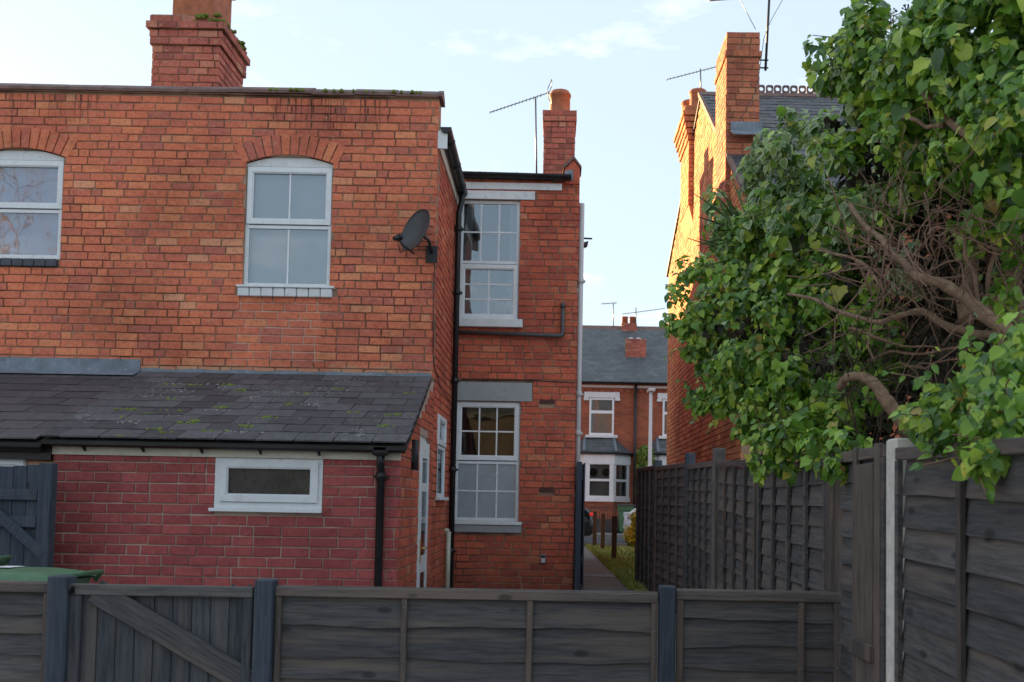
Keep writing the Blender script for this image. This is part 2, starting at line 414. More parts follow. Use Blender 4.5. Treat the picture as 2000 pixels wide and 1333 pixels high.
def wall_cells(mb, o, ux, nrm, width, z0, z1, holes, th=.22, rec=.011):
    o = Vector(o); ux = Vector(ux); nrm = Vector(nrm)
    xs = sorted({0, width, *[h[0] for h in holes], *[h[1] for h in holes]}); zs = sorted({z0, z1, *[h[2] for h in holes], *[h[3] for h in holes]})
    solid = lambda i, j: 0 <= i < len(xs)-1 and 0 <= j < len(zs)-1 and not any(h[0]-1e-6 <= xs[i] and xs[i+1] <= h[1]+1e-6 and h[2]-1e-6 <= zs[j] and zs[j+1] <= h[3]+1e-6 for h in holes)
    P = lambda x, z, d: tuple(o+ux*x-nrm*d+Vector((0,0,z-o.z)))
    for i in range(len(xs)-1):
        for j in range(len(zs)-1):
            if not solid(i, j): continue
            a, b, c, d = xs[i], xs[i+1], zs[j], zs[j+1]
            mb.quad(P(a,c,rec),P(b,c,rec),P(b,d,rec),P(a,d,rec)); mb.quad(P(b,c,th),P(a,c,th),P(a,d,th),P(b,d,th))
            if not solid(i-1,j): mb.quad(P(a,c,th),P(a,c,rec),P(a,d,rec),P(a,d,th))
            if not solid(i+1,j): mb.quad(P(b,c,rec),P(b,c,th),P(b,d,th),P(b,d,rec))
            if not solid(i,j-1): mb.quad(P(a,c,th),P(b,c,th),P(b,c,rec),P(a,c,rec))
            if not solid(i,j+1): mb.quad(P(a,d,rec),P(b,d,rec),P(b,d,th),P(a,d,th))
    return mb
def rect_cut(*hs):
    def f(za, zb):
        m = (za+zb)/2
        return [(h[0], h[1]) for h in hs if h[2] <= m <= h[3]]
    return f

# window set in a wall. local frame: x along wall, y inward, z up
def ring(m, x0, x1, z0, z1, w, y0, y1, wb=None, wt=None):
    wb = wb or w; wt = wt or w
    m.box(x0, x1, y0, y1, z0, z0+wb); m.box(x0, x1, y0, y1, z1-wt, z1)
    m.box(x0, x0+w, y0, y1, z0+wb, z1-wt); m.box(x1-w, x1, y0, y1, z0+wb, z1-wt)
def window(parent, o, rz, w, h, lights, y=.05, name='window', room=M_dark, frame=M_upvc, fw=.04, behind=None, vent=True, roomd=.5, mar=.02, sash=.05):
    """lights: (x0,x1,z0,z1, nbx, nbz, opening, glass) as fractions"""
    f = MB(); ring(f, 0, w, 0, h, fw, y, y+.06)
    fo = f.build(name, frame, parent, o, (0,0,rz))
    for (a, b, c, d, nx, nz_, opn, gl) in lights:
        x0, x1, z0, z1 = a*w, b*w, c*h, d*h
        s = MB(); sw = sash if opn else .022
        if opn:
            ring(s, x0+.012, x1-.012, z0+.012, z1-.012, sw, y-.018, y+.045)
            ring(s, x0+.012+sw, x1-.012-sw, z0+.012+sw, z1-.012-sw, .012, y-.008, y+.04)
        else:
            ring(s, x0, x1, z0, z1, sw+.012, y-.004, y+.05)
        s.build('sash', frame, fo)
        k = (sw+.024) if opn else sw+.012
        gx0, gx1, gz0, gz1 = x0+k, x1-k, z0+k, z1-k
        nx = max(1, nx); nz_ = max(1, nz_)
        for i in range(nx):
            for j in range(nz_):
                p = MB(); p.box(gx0+(gx1-gx0)*i/nx-.001, gx0+(gx1-gx0)*(i+1)/nx+.001, y+.014+.0003*i, y+.018+.0003*i, gz0+(gz1-gz0)*j/nz_-.001, gz0+(gz1-gz0)*(j+1)/nz_+.001)
                p.build('pane', gl, fo)
        for i in range(1, nx):
            p = MB(); X = gx0+(gx1-gx0)*i/nx; p.box(X-.009, X+.009, y+.006, y+.0255, gz0-.003, gz1+.003); p.build('glazing_bar', frame, fo)
        for j in range(1, nz_):
            p = MB(); Z = gz0+(gz1-gz0)*j/nz_; p.box(gx0-.003, gx1+.003, y+.0075, y+.024, Z-.009, Z+.009); p.build('glazing_bar', frame, fo)
    if vent:
        p = MB(); p.box(w*.3, w*.68, y-.012, y, h-.030, h-.014); p.build('trickle_vent', M_upvc, fo)
    r = MB(); d0, d1 = y+.07, y+.07+roomd
    k = mar; r.box(-k, w+k, d1, d1+.02, -k, h+k); r.box(-k-.02, -k, d0, d1, -k, h+k); r.box(w+k, w+k+.02, d0, d1, -k, h+k); r.box(-k, w+k, d0, d1, -k-.02, -k); r.box(-k, w+k, d0, d1, h+k, h+k+.02)
    r.build('room', room, fo)
    if behind == 'blind':
        b = MB(); b.box(.04, w-.04, y+.10, y+.105, 0, h); b.build('blind', M_blind, fo)
    elif behind == 'lavender':
        b = MB(); b.box(.04, w-.04, y+.10, y+.105, 0, h); b.build('blind', M_lav, fo)
    elif behind == 'curtain':
        for (xa, xb) in ((.02, w*.2), (w*.82, w-.02)):
            b = MB(); n = 14; pts = [(xa+(xb-xa)*i/n, y+.11+.018*(i % 2)) for i in range(n+1)]
            for (p, q) in zip(pts, pts[1:]): b.quad((p[0],p[1],0),(q[0],q[1],0),(q[0],q[1],h),(p[0],p[1],h))
            b.build('curtain', M_blind, fo)
    return fo
def gutter(parent, p0, p1, rad=.055, mat=M_black, brackets=0, side=Vector((0,-1,0))):
    p0, p1 = Vector(p0), Vector(p1); d = (p1-p0).normalized(); m = MB(); n = 8
    prof = [(math.cos(math.pi+math.pi*k/n)*rad, math.sin(math.pi+math.pi*k/n)*rad) for k in range(n+1)]
    prof += [(x*.9, z*.9) for (x, z) in reversed(prof)]
    m.prism([p0+side*(-a)+Vector((0,0,b)) for a, b in prof], p1-p0)
    g = m.build('gutter', mat, parent)
    L = (p1-p0).length
    for i in range(brackets):
        c = p0+d*(L*(i+.5)/brackets); b = MB()
        pr = [(x*1.1, z*1.1) for x, z in prof[:n+1]]+[(x*1.02, z*1.02) for x, z in reversed(prof[:n+1])]
        b.prism([c+side*(-a)+Vector((0,0,q)) for a, q in pr], d*.03)
        b.tube([c+Vector((0,0,-rad*1.05))+d*.015, c+Vector((0,0,-rad*1.5))+d*.015-side*.03], .012, 6)
        b.build('bracket', mat, g)
    for e, sgn in ((p0,-1),(p1,1)):
        b = MB(); b.prism([e+side*(-a)+Vector((0,0,q)) for a, q in prof[:n+1]], d*sgn*.006); b.build('end_cap', mat, g)
    return g
def pipe(parent, pts, rad=.034, mat=M_black, collars=(), name='downpipe'):
    m = MB(); m.tube(pts, rad, 12); o = m.build(name, mat, parent)
    for c in collars:
        b = MB(); c = Vector(c); b.tube([c-Vector((0,0,.035)), c+Vector((0,0,.035))], rad*1.18, 12); b.box(c.x-rad*1.8, c.x+rad*1.8, c.y-.01, c.y+.05, c.z-.012, c.z+.012); b.build('collar', mat, o)
    return o
def chimney(parent, x0, x1, y0, y1, z0, z1, mat, bands, seed=3, singles=60, mort=M_mortar, faces='-y+x-x+y', name='chimney', parted=True):
    """brick stack; bands: list of (za,zb,out) for projecting courses; returns the stack part"""
    core = MB(); core.box(x0+.012, x1-.012, y0+.012, y1-.012, z0, z1-.003)
    for (a, b, e) in bands: core.box(x0-e+.011, x1+e-.011, y0-e+.011, y1+e-.011, a+.003, b-.003)
    co = core.build(name, mort, parent)
    lv = [(z0, z1, 0)]
    for (a, b, e) in bands:
        nl = []
        for (p, q, k) in lv:
            if b <= p or a >= q: nl.append((p,q,k)); continue
            if a > p: nl.append((p,a,k))
            nl.append((max(a,p), min(b,q), e))
            if q > b: nl.append((b,q,k))
        lv = nl
    for i, (a, b, e) in enumerate(lv):
        n = max(1, round((b-a)/CH)); ch = (b-a)/n
        for fc, o, ux, nr, w in (('-y',(x0-e,y0-e,a),(1,0,0),(0,-1,0),x1-x0+2*e),('+x',(x1+e,y0-e,a),(0,1,0),(1,0,0),y1-y0+2*e),('-x',(x0-e,y1+e,a),(0,-1,0),(-1,0,0),y1-y0+2*e),('+y',(x1+e,y1+e,a),(-1,0,0),(0,1,0),x1-x0+2*e)):
            if fc not in faces: continue
            masonry(co, o, ux, nr, w, a, b, mat, singles=(400 if fc in ('-y',) and singles else 0), seed=seed*31+i*7+len(fc)+ord(fc[0])+ord(fc[1]), ch=ch, header=.2)
    return co

# ------------------------------------------------------------------ setting: ground
def gz(Y):
    return 0. if Y < 6.5 else (.42 if Y > 12.2 else .42*(Y-6.5)/5.7)
m = MB()
ys = [-400, 0, 6.5, 12.2, 25.6]
for a, b in zip(ys, ys[1:]): m.quad((-400,a,gz(a)),(400,a,gz(a)),(400,b,gz(b)),(-400,b,gz(b)))
m.quad((-400,25.6,.42),(400,25.6,.42),(400,33.4,.42),(-400,33.4,.42))
m.quad((-400,33.4,.42),(400,33.4,.42),(400,1500,.42),(-400,1500,.42))
struct(m.build('ground', M_conc2))
m = MB(); m.quad((-120,25.9,.424),(120,25.9,.424),(120,32.6,.424),(-120,32.6,.424)); struct(m.build('road', M_road))
m = MB(); m.box(-120,120,25.75,25.9,.30,.52); struct(m.build('kerb', M_kerb))
m = MB(); m.box(-120,120,32.6,32.75,.30,.54); m.box(-120,120,32.75,34.6,.30,.538); struct(m.build('pavement', M_kerb))
# footpath beside the house and the lawn next to it
m = MB(); pl = [(.28,12.7),(.28,25.7)]; prr = [(1.02,12.7),(1.06,14),(1.0,16),(.95,19),(.9,22),(.86,25.7)]
m.poly([(.26,12.25,.426),(1.1,12.25,.426)]+[(x,y,.426) for x,y in prr]+[(-.1,25.7,.426)]); struct(m.build('footpath', M_path))
m = MB(); n = len(prr)
for (a, b) in zip(prr, prr[1:]): m.quad((a[0],a[1],.43),(3.2,a[1],.43),(3.2,b[1],.43),(b[0],b[1],.43))
m.quad((1.02,12.3,.43),(3.2,12.3,.43),(3.2,12.7,.43),(1.02,12.7,.43))
struct(m.build('lawn', M_grassg))
def grass_mat():
    t = NT('grass blades', .6, .3); c = t.ramp(t.rnd(True), [(0,(.14,.19,.03)),(.5,(.27,.31,.06)),(1,(.46,.40,.12))]); t.col(c); return t.m
M_grass = grass_mat()
m = MB(); g = random.Random(5)
for i in range(9000):
    y = 12.8+g.random()**1.2*12.8
    xe = 1.0-.012*(y-13)
    x = xe+g.random()**1.6*1.5-.04
    h = g.uniform(.03,.075)*(1.5 if x < xe+.06 else 1); a = g.uniform(0,6.28); w = g.uniform(.004,.008)*(1+y*.03)
    dx, dy = math.cos(a)*w, math.sin(a)*w; lx, ly = g.uniform(-.03,.03), g.uniform(-.03,.03)
    m.poly([(x-dx,y-dy,.43),(x+dx,y+dy,.43),(x+lx,y+ly,.43+h)])
o = stuff(m.build('grass', M_grass)); tag(o, 'short patchy grass of the lawn strip beside the footpath', 'grass')
m = MB(); m.box(.42,1.0,14.9,15.55,.42,.432); ring(m,.40,1.02,0,0,0,0,0) if False else None
dc = thing('drain_cover', 'rectangular metal drain cover set flush into the footpath', 'drain cover', loc=(0,0,0))
m.build('plate', plain('drain plate', (.16,.155,.15), .8, .2, 20, bump=.5), dc)
m = MB()
for (a,b,c_,d) in ((.39,1.03,14.87,14.9),(.39,1.03,15.55,15.58),(.39,.42,14.9,15.55),(1.0,1.03,14.9,15.55)): m.box(a,b,c_,d,.42,.436)
m.build('rim', M_kerb, dc)

# ------------------------------------------------------------------ rear wing (two-storey, orange brick)
YM, YA, YR, XC = 10.4, 8.24, 12.46, -1.31
XL = -8.0; ZT = 5.80
wing = thing('rear_wing', 'two-storey orange brick rear wing with flat parapet, nearest large wall left of centre', 'house')
# windows: (x0,x1,z0,z1 head of frame, arch rise)
wins = [(-3.335,-2.418,3.742,5.066), (-6.20,-5.275,3.99,5.09)]
holes = []
for (a,b,c_,d) in wins: holes.append((a-XL, b-XL, c_-.0, d+.07))
Z0W = 2.2
wm = wall_cells(MB(), (XL,YM,Z0W), (1,0,0), (0,-1,0), XC-XL, Z0W, ZT, holes)
wall = wm.build('wall', M_mortar, wing)
def arch_geo(a, b, d):
    """segmental arch over opening: spring at z=d at x=a,b. returns centre and radii"""
    hw = (b-a)/2; rise = .085; r = (hw*hw+rise*rise)/(2*rise); cx = (a+b)/2; cz = d+rise-r
    return cx, cz, r, hw, rise
arcs = [arch_geo(a, b, d+.0) for (a,b,c_,d) in wins]
def wing_cut(za, zb):
    mz = (za+zb)/2; out = []
    for (a,b,c_,d), (cx,cz,r,hw,rise) in zip(wins, arcs):
        sill = .115 if a > -4 else .085
        if c_-sill <= mz <= c_: out.append((a-.075-XL, b+.075-XL) if a > -4 else (a-.05-XL, b-.02-XL))
        elif c_ <= mz <= d+.02: out.append((a-XL, b-XL))
        elif mz > d:
            ro = r+.222; q = ro*ro-(za+.068-cz)**2
            if q > 0:
                sk = math.sqrt(q); lim = hw+.012+(mz-d)*.30
                sk = min(sk, lim)
                if sk > .05: out.append((cx-sk-XL, cx+sk-XL))
    return out
masonry(wall, (XL,YM,Z0W), (1,0,0), (0,-1,0), XC-XL, Z0W+.0, ZT, M_brick, cut=wing_cut, keep=lambda p,q,z: not (p+XL < -4.3 and z < 2.72), seed=11, singles=300, header=.2)
# arches of upright bricks
for (cx,cz,r,hw,rise) in arcs:
    am = math.asin((hw+.02)/r); n = 12
    bk = MB()
    outline = [(cx+math.sin(-am*1.08+2.16*am*i/16)*(r+.005), YM+.012, cz+math.cos(-am*1.08+2.16*am*i/16)*(r+.005)) for i in range(17)]
    outer = [(cx+math.sin(-am*1.08+2.16*am*i/16)*(r+.225), YM+.012, cz+math.cos(-am*1.08+2.16*am*i/16)*(r+.225)) for i in range(17)]
    for i in range(16): bk.quad(outline[i], outline[i+1], outer[i+1], outer[i])
    bk.build('arch_mortar', M_mortar, wall)
    for i in range(n):
        t0 = -am*1.05+2.1*am*i/n; t1 = -am*1.05+2.1*am*(i+1)/n
        dt = .006/r; t0 += dt; t1 -= dt
        lo, hi = r+.004, r+.222
        # fan angle exaggerated so the outer bricks lean like the photograph's
        pts = []
        for (t, rr) in ((t0,lo),(t1,lo),(t1,hi),(t0,hi)):
            x = cx+math.sin(t)*r; z = cz+math.cos(t)*r
            lean = t*1.0+(t/am)*.10
            pts.append((x+math.sin(lean)*(rr-r), YM-.004+rng.uniform(-.002,.002), z+math.cos(lean)*(rr-r)))
        b = MB(); b.prism(pts, (0,.04,0)); b.build('arch_brick', M_brick, wall)
# windows
def curved_head(parent, x0, x1, zs, rise, Y, zlow):
    m = MB(); n = 14; hw = (x1-x0)/2; r = (hw*hw+rise*rise)/(2*rise); cx = (x0+x1)/2; cz = zs+rise-r
    pts = [(x0,Y,zlow)]+[(x1,Y,zlow)]+[(cx+hw*(1-2*i/n), Y, cz+math.sqrt(max(0,r*r-(hw*(1-2*i/n))**2))) for i in range(n+1)]
    m.prism(pts, (0,.05,0)); return m.build('arched_head', M_white, parent)
a,b,c_,d = wins[0]
w1 = window(wing, (a,YM,c_), 0, b-a, d-c_-.03, [(0,1,.51,1,2,1,True,M_glass),(0,1,0,.51,2,1,False,M_glass)], y=.045, room=M_room, behind='blind')
curved_head(w1, 0, b-a, d-c_-.004, .083, .038, d-c_-.03).name = 'arched_head'
m = MB(); m.bbox(-.05, b-a+.06, -.055, .05, -.022, .0, .004); m.build('sill', M_upvc, w1)
for i in range(8):
    m = MB(); x = -.04+i*(b-a+.08)/8; m.bbox(x+.004, x+(b-a+.08)/8-.004, -.04+rng.uniform(-.003,.003), .05, -.115, -.024, .006); m.build('sill_brick', M_white, w1)
a,b,c_,d = wins[1]
w2 = window(wing, (a,YM,c_), 0, b-a, d-c_-.03, [(0,1,.5,1,1,1,True,M_glass),(0,1,0,.5,1,1,False,M_glass)], y=.045, room=M_dark, behind='lavender', fw=.05)
curved_head(w2, 0, b-a, d-c_-.004, .083, .038, d-c_-.03)
for i in range(8):
    m = MB(); x = -.04+i*(b-a+.02)/8; m.bbox(x+.003, x+(b-a+.02)/8-.003, -.025+rng.uniform(-.003,.003), .05, -.085, -.004, .006); m.build('sill_brick', M_bluebrick, w2)
# coping tiles along the parapet
x = XL; i = 0
while x < XC+.02:
    L = .445; x1 = min(x+L, XC+.03)
    m = MB(); dz = rng.uniform(-.006,.006); y0 = YM-.045+rng.uniform(-.006,.006)
    sag = -.0 if x < -3.6 else 0
    z = ZT+dz
    prof = [(y0,z),(y0,z+.03),(y0+.03,z+.055),(YM+.12,z+.125),(YM+.24,z+.06),(YM+.26,z)]
    m.prism([(x+.004, p, q) for p, q in prof], (x1-x-.008+.012, 0, rng.uniform(-.004,.004)))
    m.build('coping_tile', M_coping, wing)
    m = MB(); 
    x = x1 if x1 < XC+.029 else 99
m = MB(); m.box(XL, XC, YM-.02, YM+.2, ZT-.012, ZT-.001); m.build('coping_bed', M_mortar, wing)
g = random.Random(8); m = MB()
for i in range(26):
    x = g.uniform(-3.2,-1.5); r = g.uniform(.012,.03)
    m.lathe([(r*.8,ZT+.02),(r,ZT+.035),(r*.5,ZT+.055)], x, YM-.045+g.uniform(-.01,.02), 6)
stuff(m.build('coping_moss', M_moss, wing))
# side wall of the wing and body behind
sh = [(10.98,11.72,1.56,2.50)]      # small side window (Y range, Z range)
ZS = 5.42
Y1 = YM+.014
sw = wall_cells(MB(), (XC,Y1,0), (0,1,0), (1,0,0), YR-Y1, 0, ZS, [(sh[0][0]-Y1, sh[0][1]-Y1, sh[0][2], sh[0][3])])
sw.quad((XC-.011,YM,ZS),(XC-.011,YR,ZS),(XC-.3,YR,ZS),(XC-.3,YM,ZS))
swall = sw.build('side_wall', M_mortar, wing)
masonry(swall, (XC,YM,0), (0,1,0), (1,0,0), YR-YM, .0, ZS, M_brick2, cut=rect_cut((sh[0][0]-YM, sh[0][1]-YM, sh[0][2]-.04, sh[0][3]+.0)), singles=0, seed=12)
m = MB(); m.box(XL, XC-.25, YM+.22, YR+4, 2.0, 5.38); m.build('core', M_dark, wing)
m = MB(); m.prism([(XC-.011,YM+.014,ZS),(XC-.011,YM+.22,ZS),(XC-.011,YM+.22,ZT),(XC-.011,YM+.014,ZT)], (-.3,0,0)); m.build('parapet_end', M_mortar, wing)
masonry(wing, (XC,YM,ZS), (0,1,0), (1,0,0), .22, ZS, ZT, M_brick, singles=0, seed=14)
m = MB(); m.prism([(XC+.05,YM+.225,5.38),(XC+.05,YM+.225,5.43),(XL,YM+.225,5.70),(XL,YM+.225,5.38)], (0,YR-YM,0)); m.build('roof', M_slate2, wing)
m = MB(); m.box(XC+.001, XC+.022, YM+.02, YR, 5.26, 5.42); m.build('fascia', M_cream, wing)
m = MB(); m.box(XC+.0, XC+.10, YM-.005, YM+.02, 5.25, 5.44); m.build('fascia_end', M_white, wing)
gutter(wing, (XC+.085,YM-.03,5.47), (XC+.085,YR-.08,5.40), .06, M_black, 3, Vector((1,0,0)))
dpx = XC+.07
pipe(wing, [(XC+.085,YR-.22,5.36),(XC+.085,YR-.22,5.25),(XC+.05,YR-.22,5.1),(XC+.05,YR-.22,.3)], .036, M_black, [(XC+.05,YR-.22,z) for z in (4.9,4.1,3.0,1.9,.9)])
pipe(wing, [(XC+.045,YR-.50,1.15),(XC+.045,YR-.50,.2)], .028, M_pipec, [])
m = MB(); m.tube([(XC-.02,YR-.50,1.15),(XC+.02,YR-.50,1.165),(XC+.045,YR-.50,1.15)], .028, 10); m.build('pipe_elbow', M_pipec, wing)
# small side window
s0 = sh[0]
ws = window(wing, (XC,s0[0],s0[2]), math.pi/2, s0[1]-s0[0], s0[3]-s0[2]-.02, [(0,1,.62,1,1,1,True,M_glass),(0,1,0,.62,1,1,False,M_glass)], y=-.004, room=M_dark, vent=False)
m = MB(); m.bbox(-.04, s0[1]-s0[0]+.05, -.06, .03, -.04, -.002, .004); m.build('sill', M_white, ws)
# wing chimney
cw = chimney(wing, -4.80, -4.015, 11.4, 12.28, 5.3, 7.13, M_brickc, [(6.78,6.96,.028),(6.96,7.05,.062),(7.05,7.14,.03)], seed=4)
m = MB(); m.prism([(-4.80,11.42,7.13),(-4.0,11.42,7.13),(-4.05,11.5,7.19),(-4.75,11.5,7.19)], (0,.8,0)); m.build('flaunching', M_mortar, cw)
for i, (px_, yy) in enumerate(((-4.38,11.65),)):
    m = MB(); prof = [(.0,0)]
    m.box(-4.62,-4.13,11.5,12.1,7.1,7.75); m.bbox(-4.66,-4.09,11.46,12.14,7.7,7.8,.01); m.build('chimney_pot', M_pot, cw)
g = random.Random(3); m = MB()
for i in range(60):
    t = g.random(); r = g.uniform(.015,.045)
    if g.random() < .5: x, y = g.uniform(-4.35,-3.98), 11.36+g.uniform(-.01,.04)
    else: x, y = -3.99+g.uniform(-.04,.02), g.uniform(11.36,12.2)
    z = 7.08+g.uniform(-.02,.06); m.lathe([(r*.7,z-.02),(r,z),(r*.5,z+.02)], x, y, 6)
stuff(m.build('moss', M_moss, cw))
# satellite dish
dp = at(812,450,YM-.32)
dish = thing('satellite_dish', 'dark grey oval satellite dish bracketed to the orange brick wall', 'satellite dish')
nd = Vector((-.66,-.68,.30)).normalized(); up = Vector((0,0,1)); du = (up-nd*up.dot(nd)).normalized(); dv = nd.cross(du)
m = MB(); rings = 7; seg = 28; cen = Vector((dp.x+.03,YM-.22,dp.z))
for side in (0,1):
    b0 = len(m.v)
    for i in range(rings+1):
        rr = i/rings
        for k in range(seg):
            t = 2*math.pi*k/seg
            m.v.append(tuple(cen+du*(math.sin(t)*.24*rr)+dv*(math.cos(t)*.22*rr)+nd*(.07*rr*rr+(0 if side == 0 else -.008))))
    for i in range(rings):
        for k in range(seg):
            k2 = (k+1) % seg; q = (b0+i*seg+k,b0+i*seg+k2,b0+(i+1)*seg+k2,b0+(i+1)*seg+k)
            m.face(q if side else q[::-1], 0, True)
n1 = (rings+1)*seg
for k in range(seg):
    k2 = (k+1) % seg; m.face((rings*seg+k, rings*seg+k2, n1+rings*seg+k2, n1+rings*seg+k))
m.build('reflector', M_dish, dish)
low = cen-du*.24+nd*.05; fh = at(776,465,YM-.50)
m = MB(); m.tube([low-nd*.05, low+(fh-low)*.5+Vector((0,0,-.015)), fh], .011, 8); m.build('feed_arm', M_blackdull, dish)
m = MB(); dd = (cen-fh).normalized(); m.tube([fh-dd*.05, fh+dd*.02], [.022,.03], 10); m.tube([fh+dd*.02, fh+dd*.05], [.032,.034], 10); m.build('receiver', M_black, dish)
m = MB(); m.tube([cen-nd*.0, Vector((cen.x+.08,YM-.1,cen.z-.05)), Vector((cen.x+.10,YM-.005,cen.z-.16))], .018, 8); m.box(cen.x+.04,cen.x+.16,YM-.016,YM-.004,cen.z-.26,cen.z-.08); m.build('bracket', M_blackdull, dish)
cb = [fh+Vector((.0,0,-.02)), fh+Vector((.03,.03,-.14)), at(792,489,YM-.3), at(812,482,YM-.1), at(833,482,YM-.008), at(849,483,YM-.008), at(850,500,YM-.008), at(846,600,YM-.008), at(846,690,YM-.008)]
m = MB(); m.tube(cb, .005, 6); m.tube([at(846,690,YM-.008), (XC+.012,YM+.02,2.95),(XC+.012,YM+.6,2.80),(XC+.012,YR-.3,2.72)], .005, 6)
tag(m.build('coaxial_cable', M_black), 'thin black cable hanging from the satellite dish down the wall corner', 'cable')

# ------------------------------------------------------------------ lean-to outhouse (painted maroon brick)
XAL = -4.16; ZE = 1.93; XS = -1.28
lean = thing('lean_to', 'single-storey lean-to outhouse with maroon painted brick and slate roof', 'outhouse')
aw = (-2.815,-1.925,1.42,1.835)
lw = wall_cells(MB(), (XAL,YA,0), (1,0,0), (0,-1,0), XS-.013-XAL, 0, ZE, [(aw[0]-XAL,aw[1]-XAL,aw[2],aw[3])]).build('wall', M_mortar_l, lean)
masonry(lw, (XAL,YA,0), (1,0,0), (0,-1,0), XS-.002-XAL, 0, ZE-.03, M_painted, cut=rect_cut((aw[0]-XAL,aw[1]-XAL,aw[2]-.02,aw[3])), keep=lambda p,q,z: True, header=.06, stag=0, seed=21, singles=300)
wa = window(lean, (aw[0],YA,aw[2]), 0, aw[1]-aw[0], aw[3]-aw[2], [(.035,.975,.10,.985,1,1,True,M_frostd)], y=-.0, room=M_dark, vent=False, fw=.05, roomd=.9, sash=.055)
m = MB(); m.bbox(-.03, aw[1]-aw[0]+.01, -.05, .0, -.03, -.001, .004); m.build('sill', M_upvc, wa)
# side wall: slope follows the roof
EY, EZ, TY, TZ = 8.10, 1.975, 10.385, 2.80
def roofz(y): return EZ+(TZ-EZ)*(y-EY)/(TY-EY)
dY0, dY1 = 9.23, 9.98
dr = (atX(813,900,XC).y, atX(832,900,XC).y); dY0, dY1 = dr
XS = -1.28
m = MB(); m.prism([(XS-.011,YA+.011,0),(XS-.011,dY0,0),(XS-.011,dY0,roofz(dY0)-.05),(XS-.011,YA+.011,roofz(YA)-.05)], (-.2,0,0))
m.prism([(XS-.011,dY1,0),(XS-.011,YM-.002,0),(XS-.011,YM-.002,roofz(YM)-.05),(XS-.011,dY1,roofz(dY1)-.05)], (-.2,0,0))
m.prism([(XS-.011,dY0,2.14),(XS-.011,dY1,2.14),(XS-.011,dY1,roofz(dY1)-.05),(XS-.011,dY0,roofz(dY0)-.05)], (-.2,0,0))
lsw = m.build('side_wall', M_mortar_l, lean)
def side_keep(p,q,z): return z+CH < roofz(YA+p)-.03
def side_cut(za,zb):
    mz = (za+zb)/2; out = []
    if mz < 2.08: out.append((dY0-YA, dY1-YA))
    elif mz < 2.25:
        k = 1-(mz-2.08)/.2; hw = (dY1-dY0)/2*math.sqrt(max(0,1-(1-k)**2))
        out.append(((dY0+dY1)/2-hw-YA, (dY0+dY1)/2+hw-YA))
    return out
masonry(lsw, (XS,YA,0), (0,1,0), (1,0,0), YM-YA, 0, 2.8, M_brick2, cut=side_cut, keep=side_keep, singles=80, seed=22, header=.2)
# back door, white upvc with long panes, half-round head
do = MB(); W_ = dY1-dY0
ring(do, 0, W_, 0, 2.08, .06, -.004, .09)
door = do.build('door', M_upvc, lean, (XS,dY0,0), (0,0,math.pi/2))
m = MB(); n = 12; pts = [(W_/2+W_/2*math.cos(math.pi*i/n), .03, 2.08+.16*math.sin(math.pi*i/n)) for i in range(n+1)]; m.prism(pts, (0,.05,0)); m.build('arched_head', M_upvc, door)
m = MB(); ring(m, .061, W_-.061, .02, 2.02, .10, -.010, .06); m.box(.16, W_-.16, -.009, .059, .82, .98); m.box(.16, W_-.16, -.008, .055, 1.60, 1.68); m.build('leaf', M_upvc, door)
for (za, zb) in ((.13,.82),(.98,1.60),(1.68,1.91)):
    m = MB(); m.box(.155, W_-.155, -.004, .0, za-.004, zb+.004); m.build('pane', M_glass, door)
m = MB(); m.box(.09, .125, -.018, -.004, .92, 1.14); m.tube([(.107,-.015,1.06),(.107,-.055,1.06),(.22,-.06,1.06)], .009, 8); m.build('handle', M_brass, door)
m = MB(); m.box(.1, W_-.1, .4, .42, 0, 2.2); m.build('dark_room', M_room, door)
m = MB(); m.tube([(XS+.03,8.86,1.78),(XS+.03,8.86,2.05)], .03, 10); m.box(XS,XS+.03,8.83,8.89,1.85,1.98); m.build('wall_light', M_blackdull, lean)
# roof
pitch = math.atan2(TZ-EZ, TY-EY)
RL = math.hypot(TZ-EZ, TY-EY)
def slate_roof(parent, x_left, x_right, rows, mat, seed, sw=.318, lift=0., gap=.007):
    g = random.Random(seed); base = MB()
    base.prism([(x_left(0),EY,EZ-.03+lift),(x_right(0),EY,EZ-.03+lift),(x_right(1),TY,TZ-.03+lift),(x_left(1),TY,TZ-.03+lift)], (0,0,-.03))
    roof = base.build('roof', M_dark, parent); ex = RL/rows
    for i in range(rows):
        t0 = i/rows; xl, xr = x_left(t0+.5/rows), x_right(t0+.5/rows)
        x = xl - (0 if i % 2 else sw/2)
        while x < xr:
            a, b = max(x, xl), min(x+sw-gap, xr); x += sw
            if b-a < .03: continue
            ln = ex*1.25; m_ = MB(); j = lambda s_: g.uniform(-s_, s_)
            m_.box(0, b-a, 0, ln, 0, .013)
            y = EY+(TY-EY)*t0; z = EZ+(TZ-EZ)*t0
            v = m_.v; m_.v = [(p[0]+j(.002), p[1]+(j(.004) if p[1] == 0 else 0), p[2]) for p in v]
            o_ = m_.build('slate', mat, roof, (a, y-.012, z-.002+lift+j(.0015)), (pitch-.022+j(.006), 0, j(.004)))
    return roof
dgl = lambda t: -4.18+(-4.375+4.18)*t
XRt = -1.215
rf = slate_roof(lean, lambda t: -4.19-.15*t-.0, lambda t: XRt-.10*t, 10, M_slate, 5)
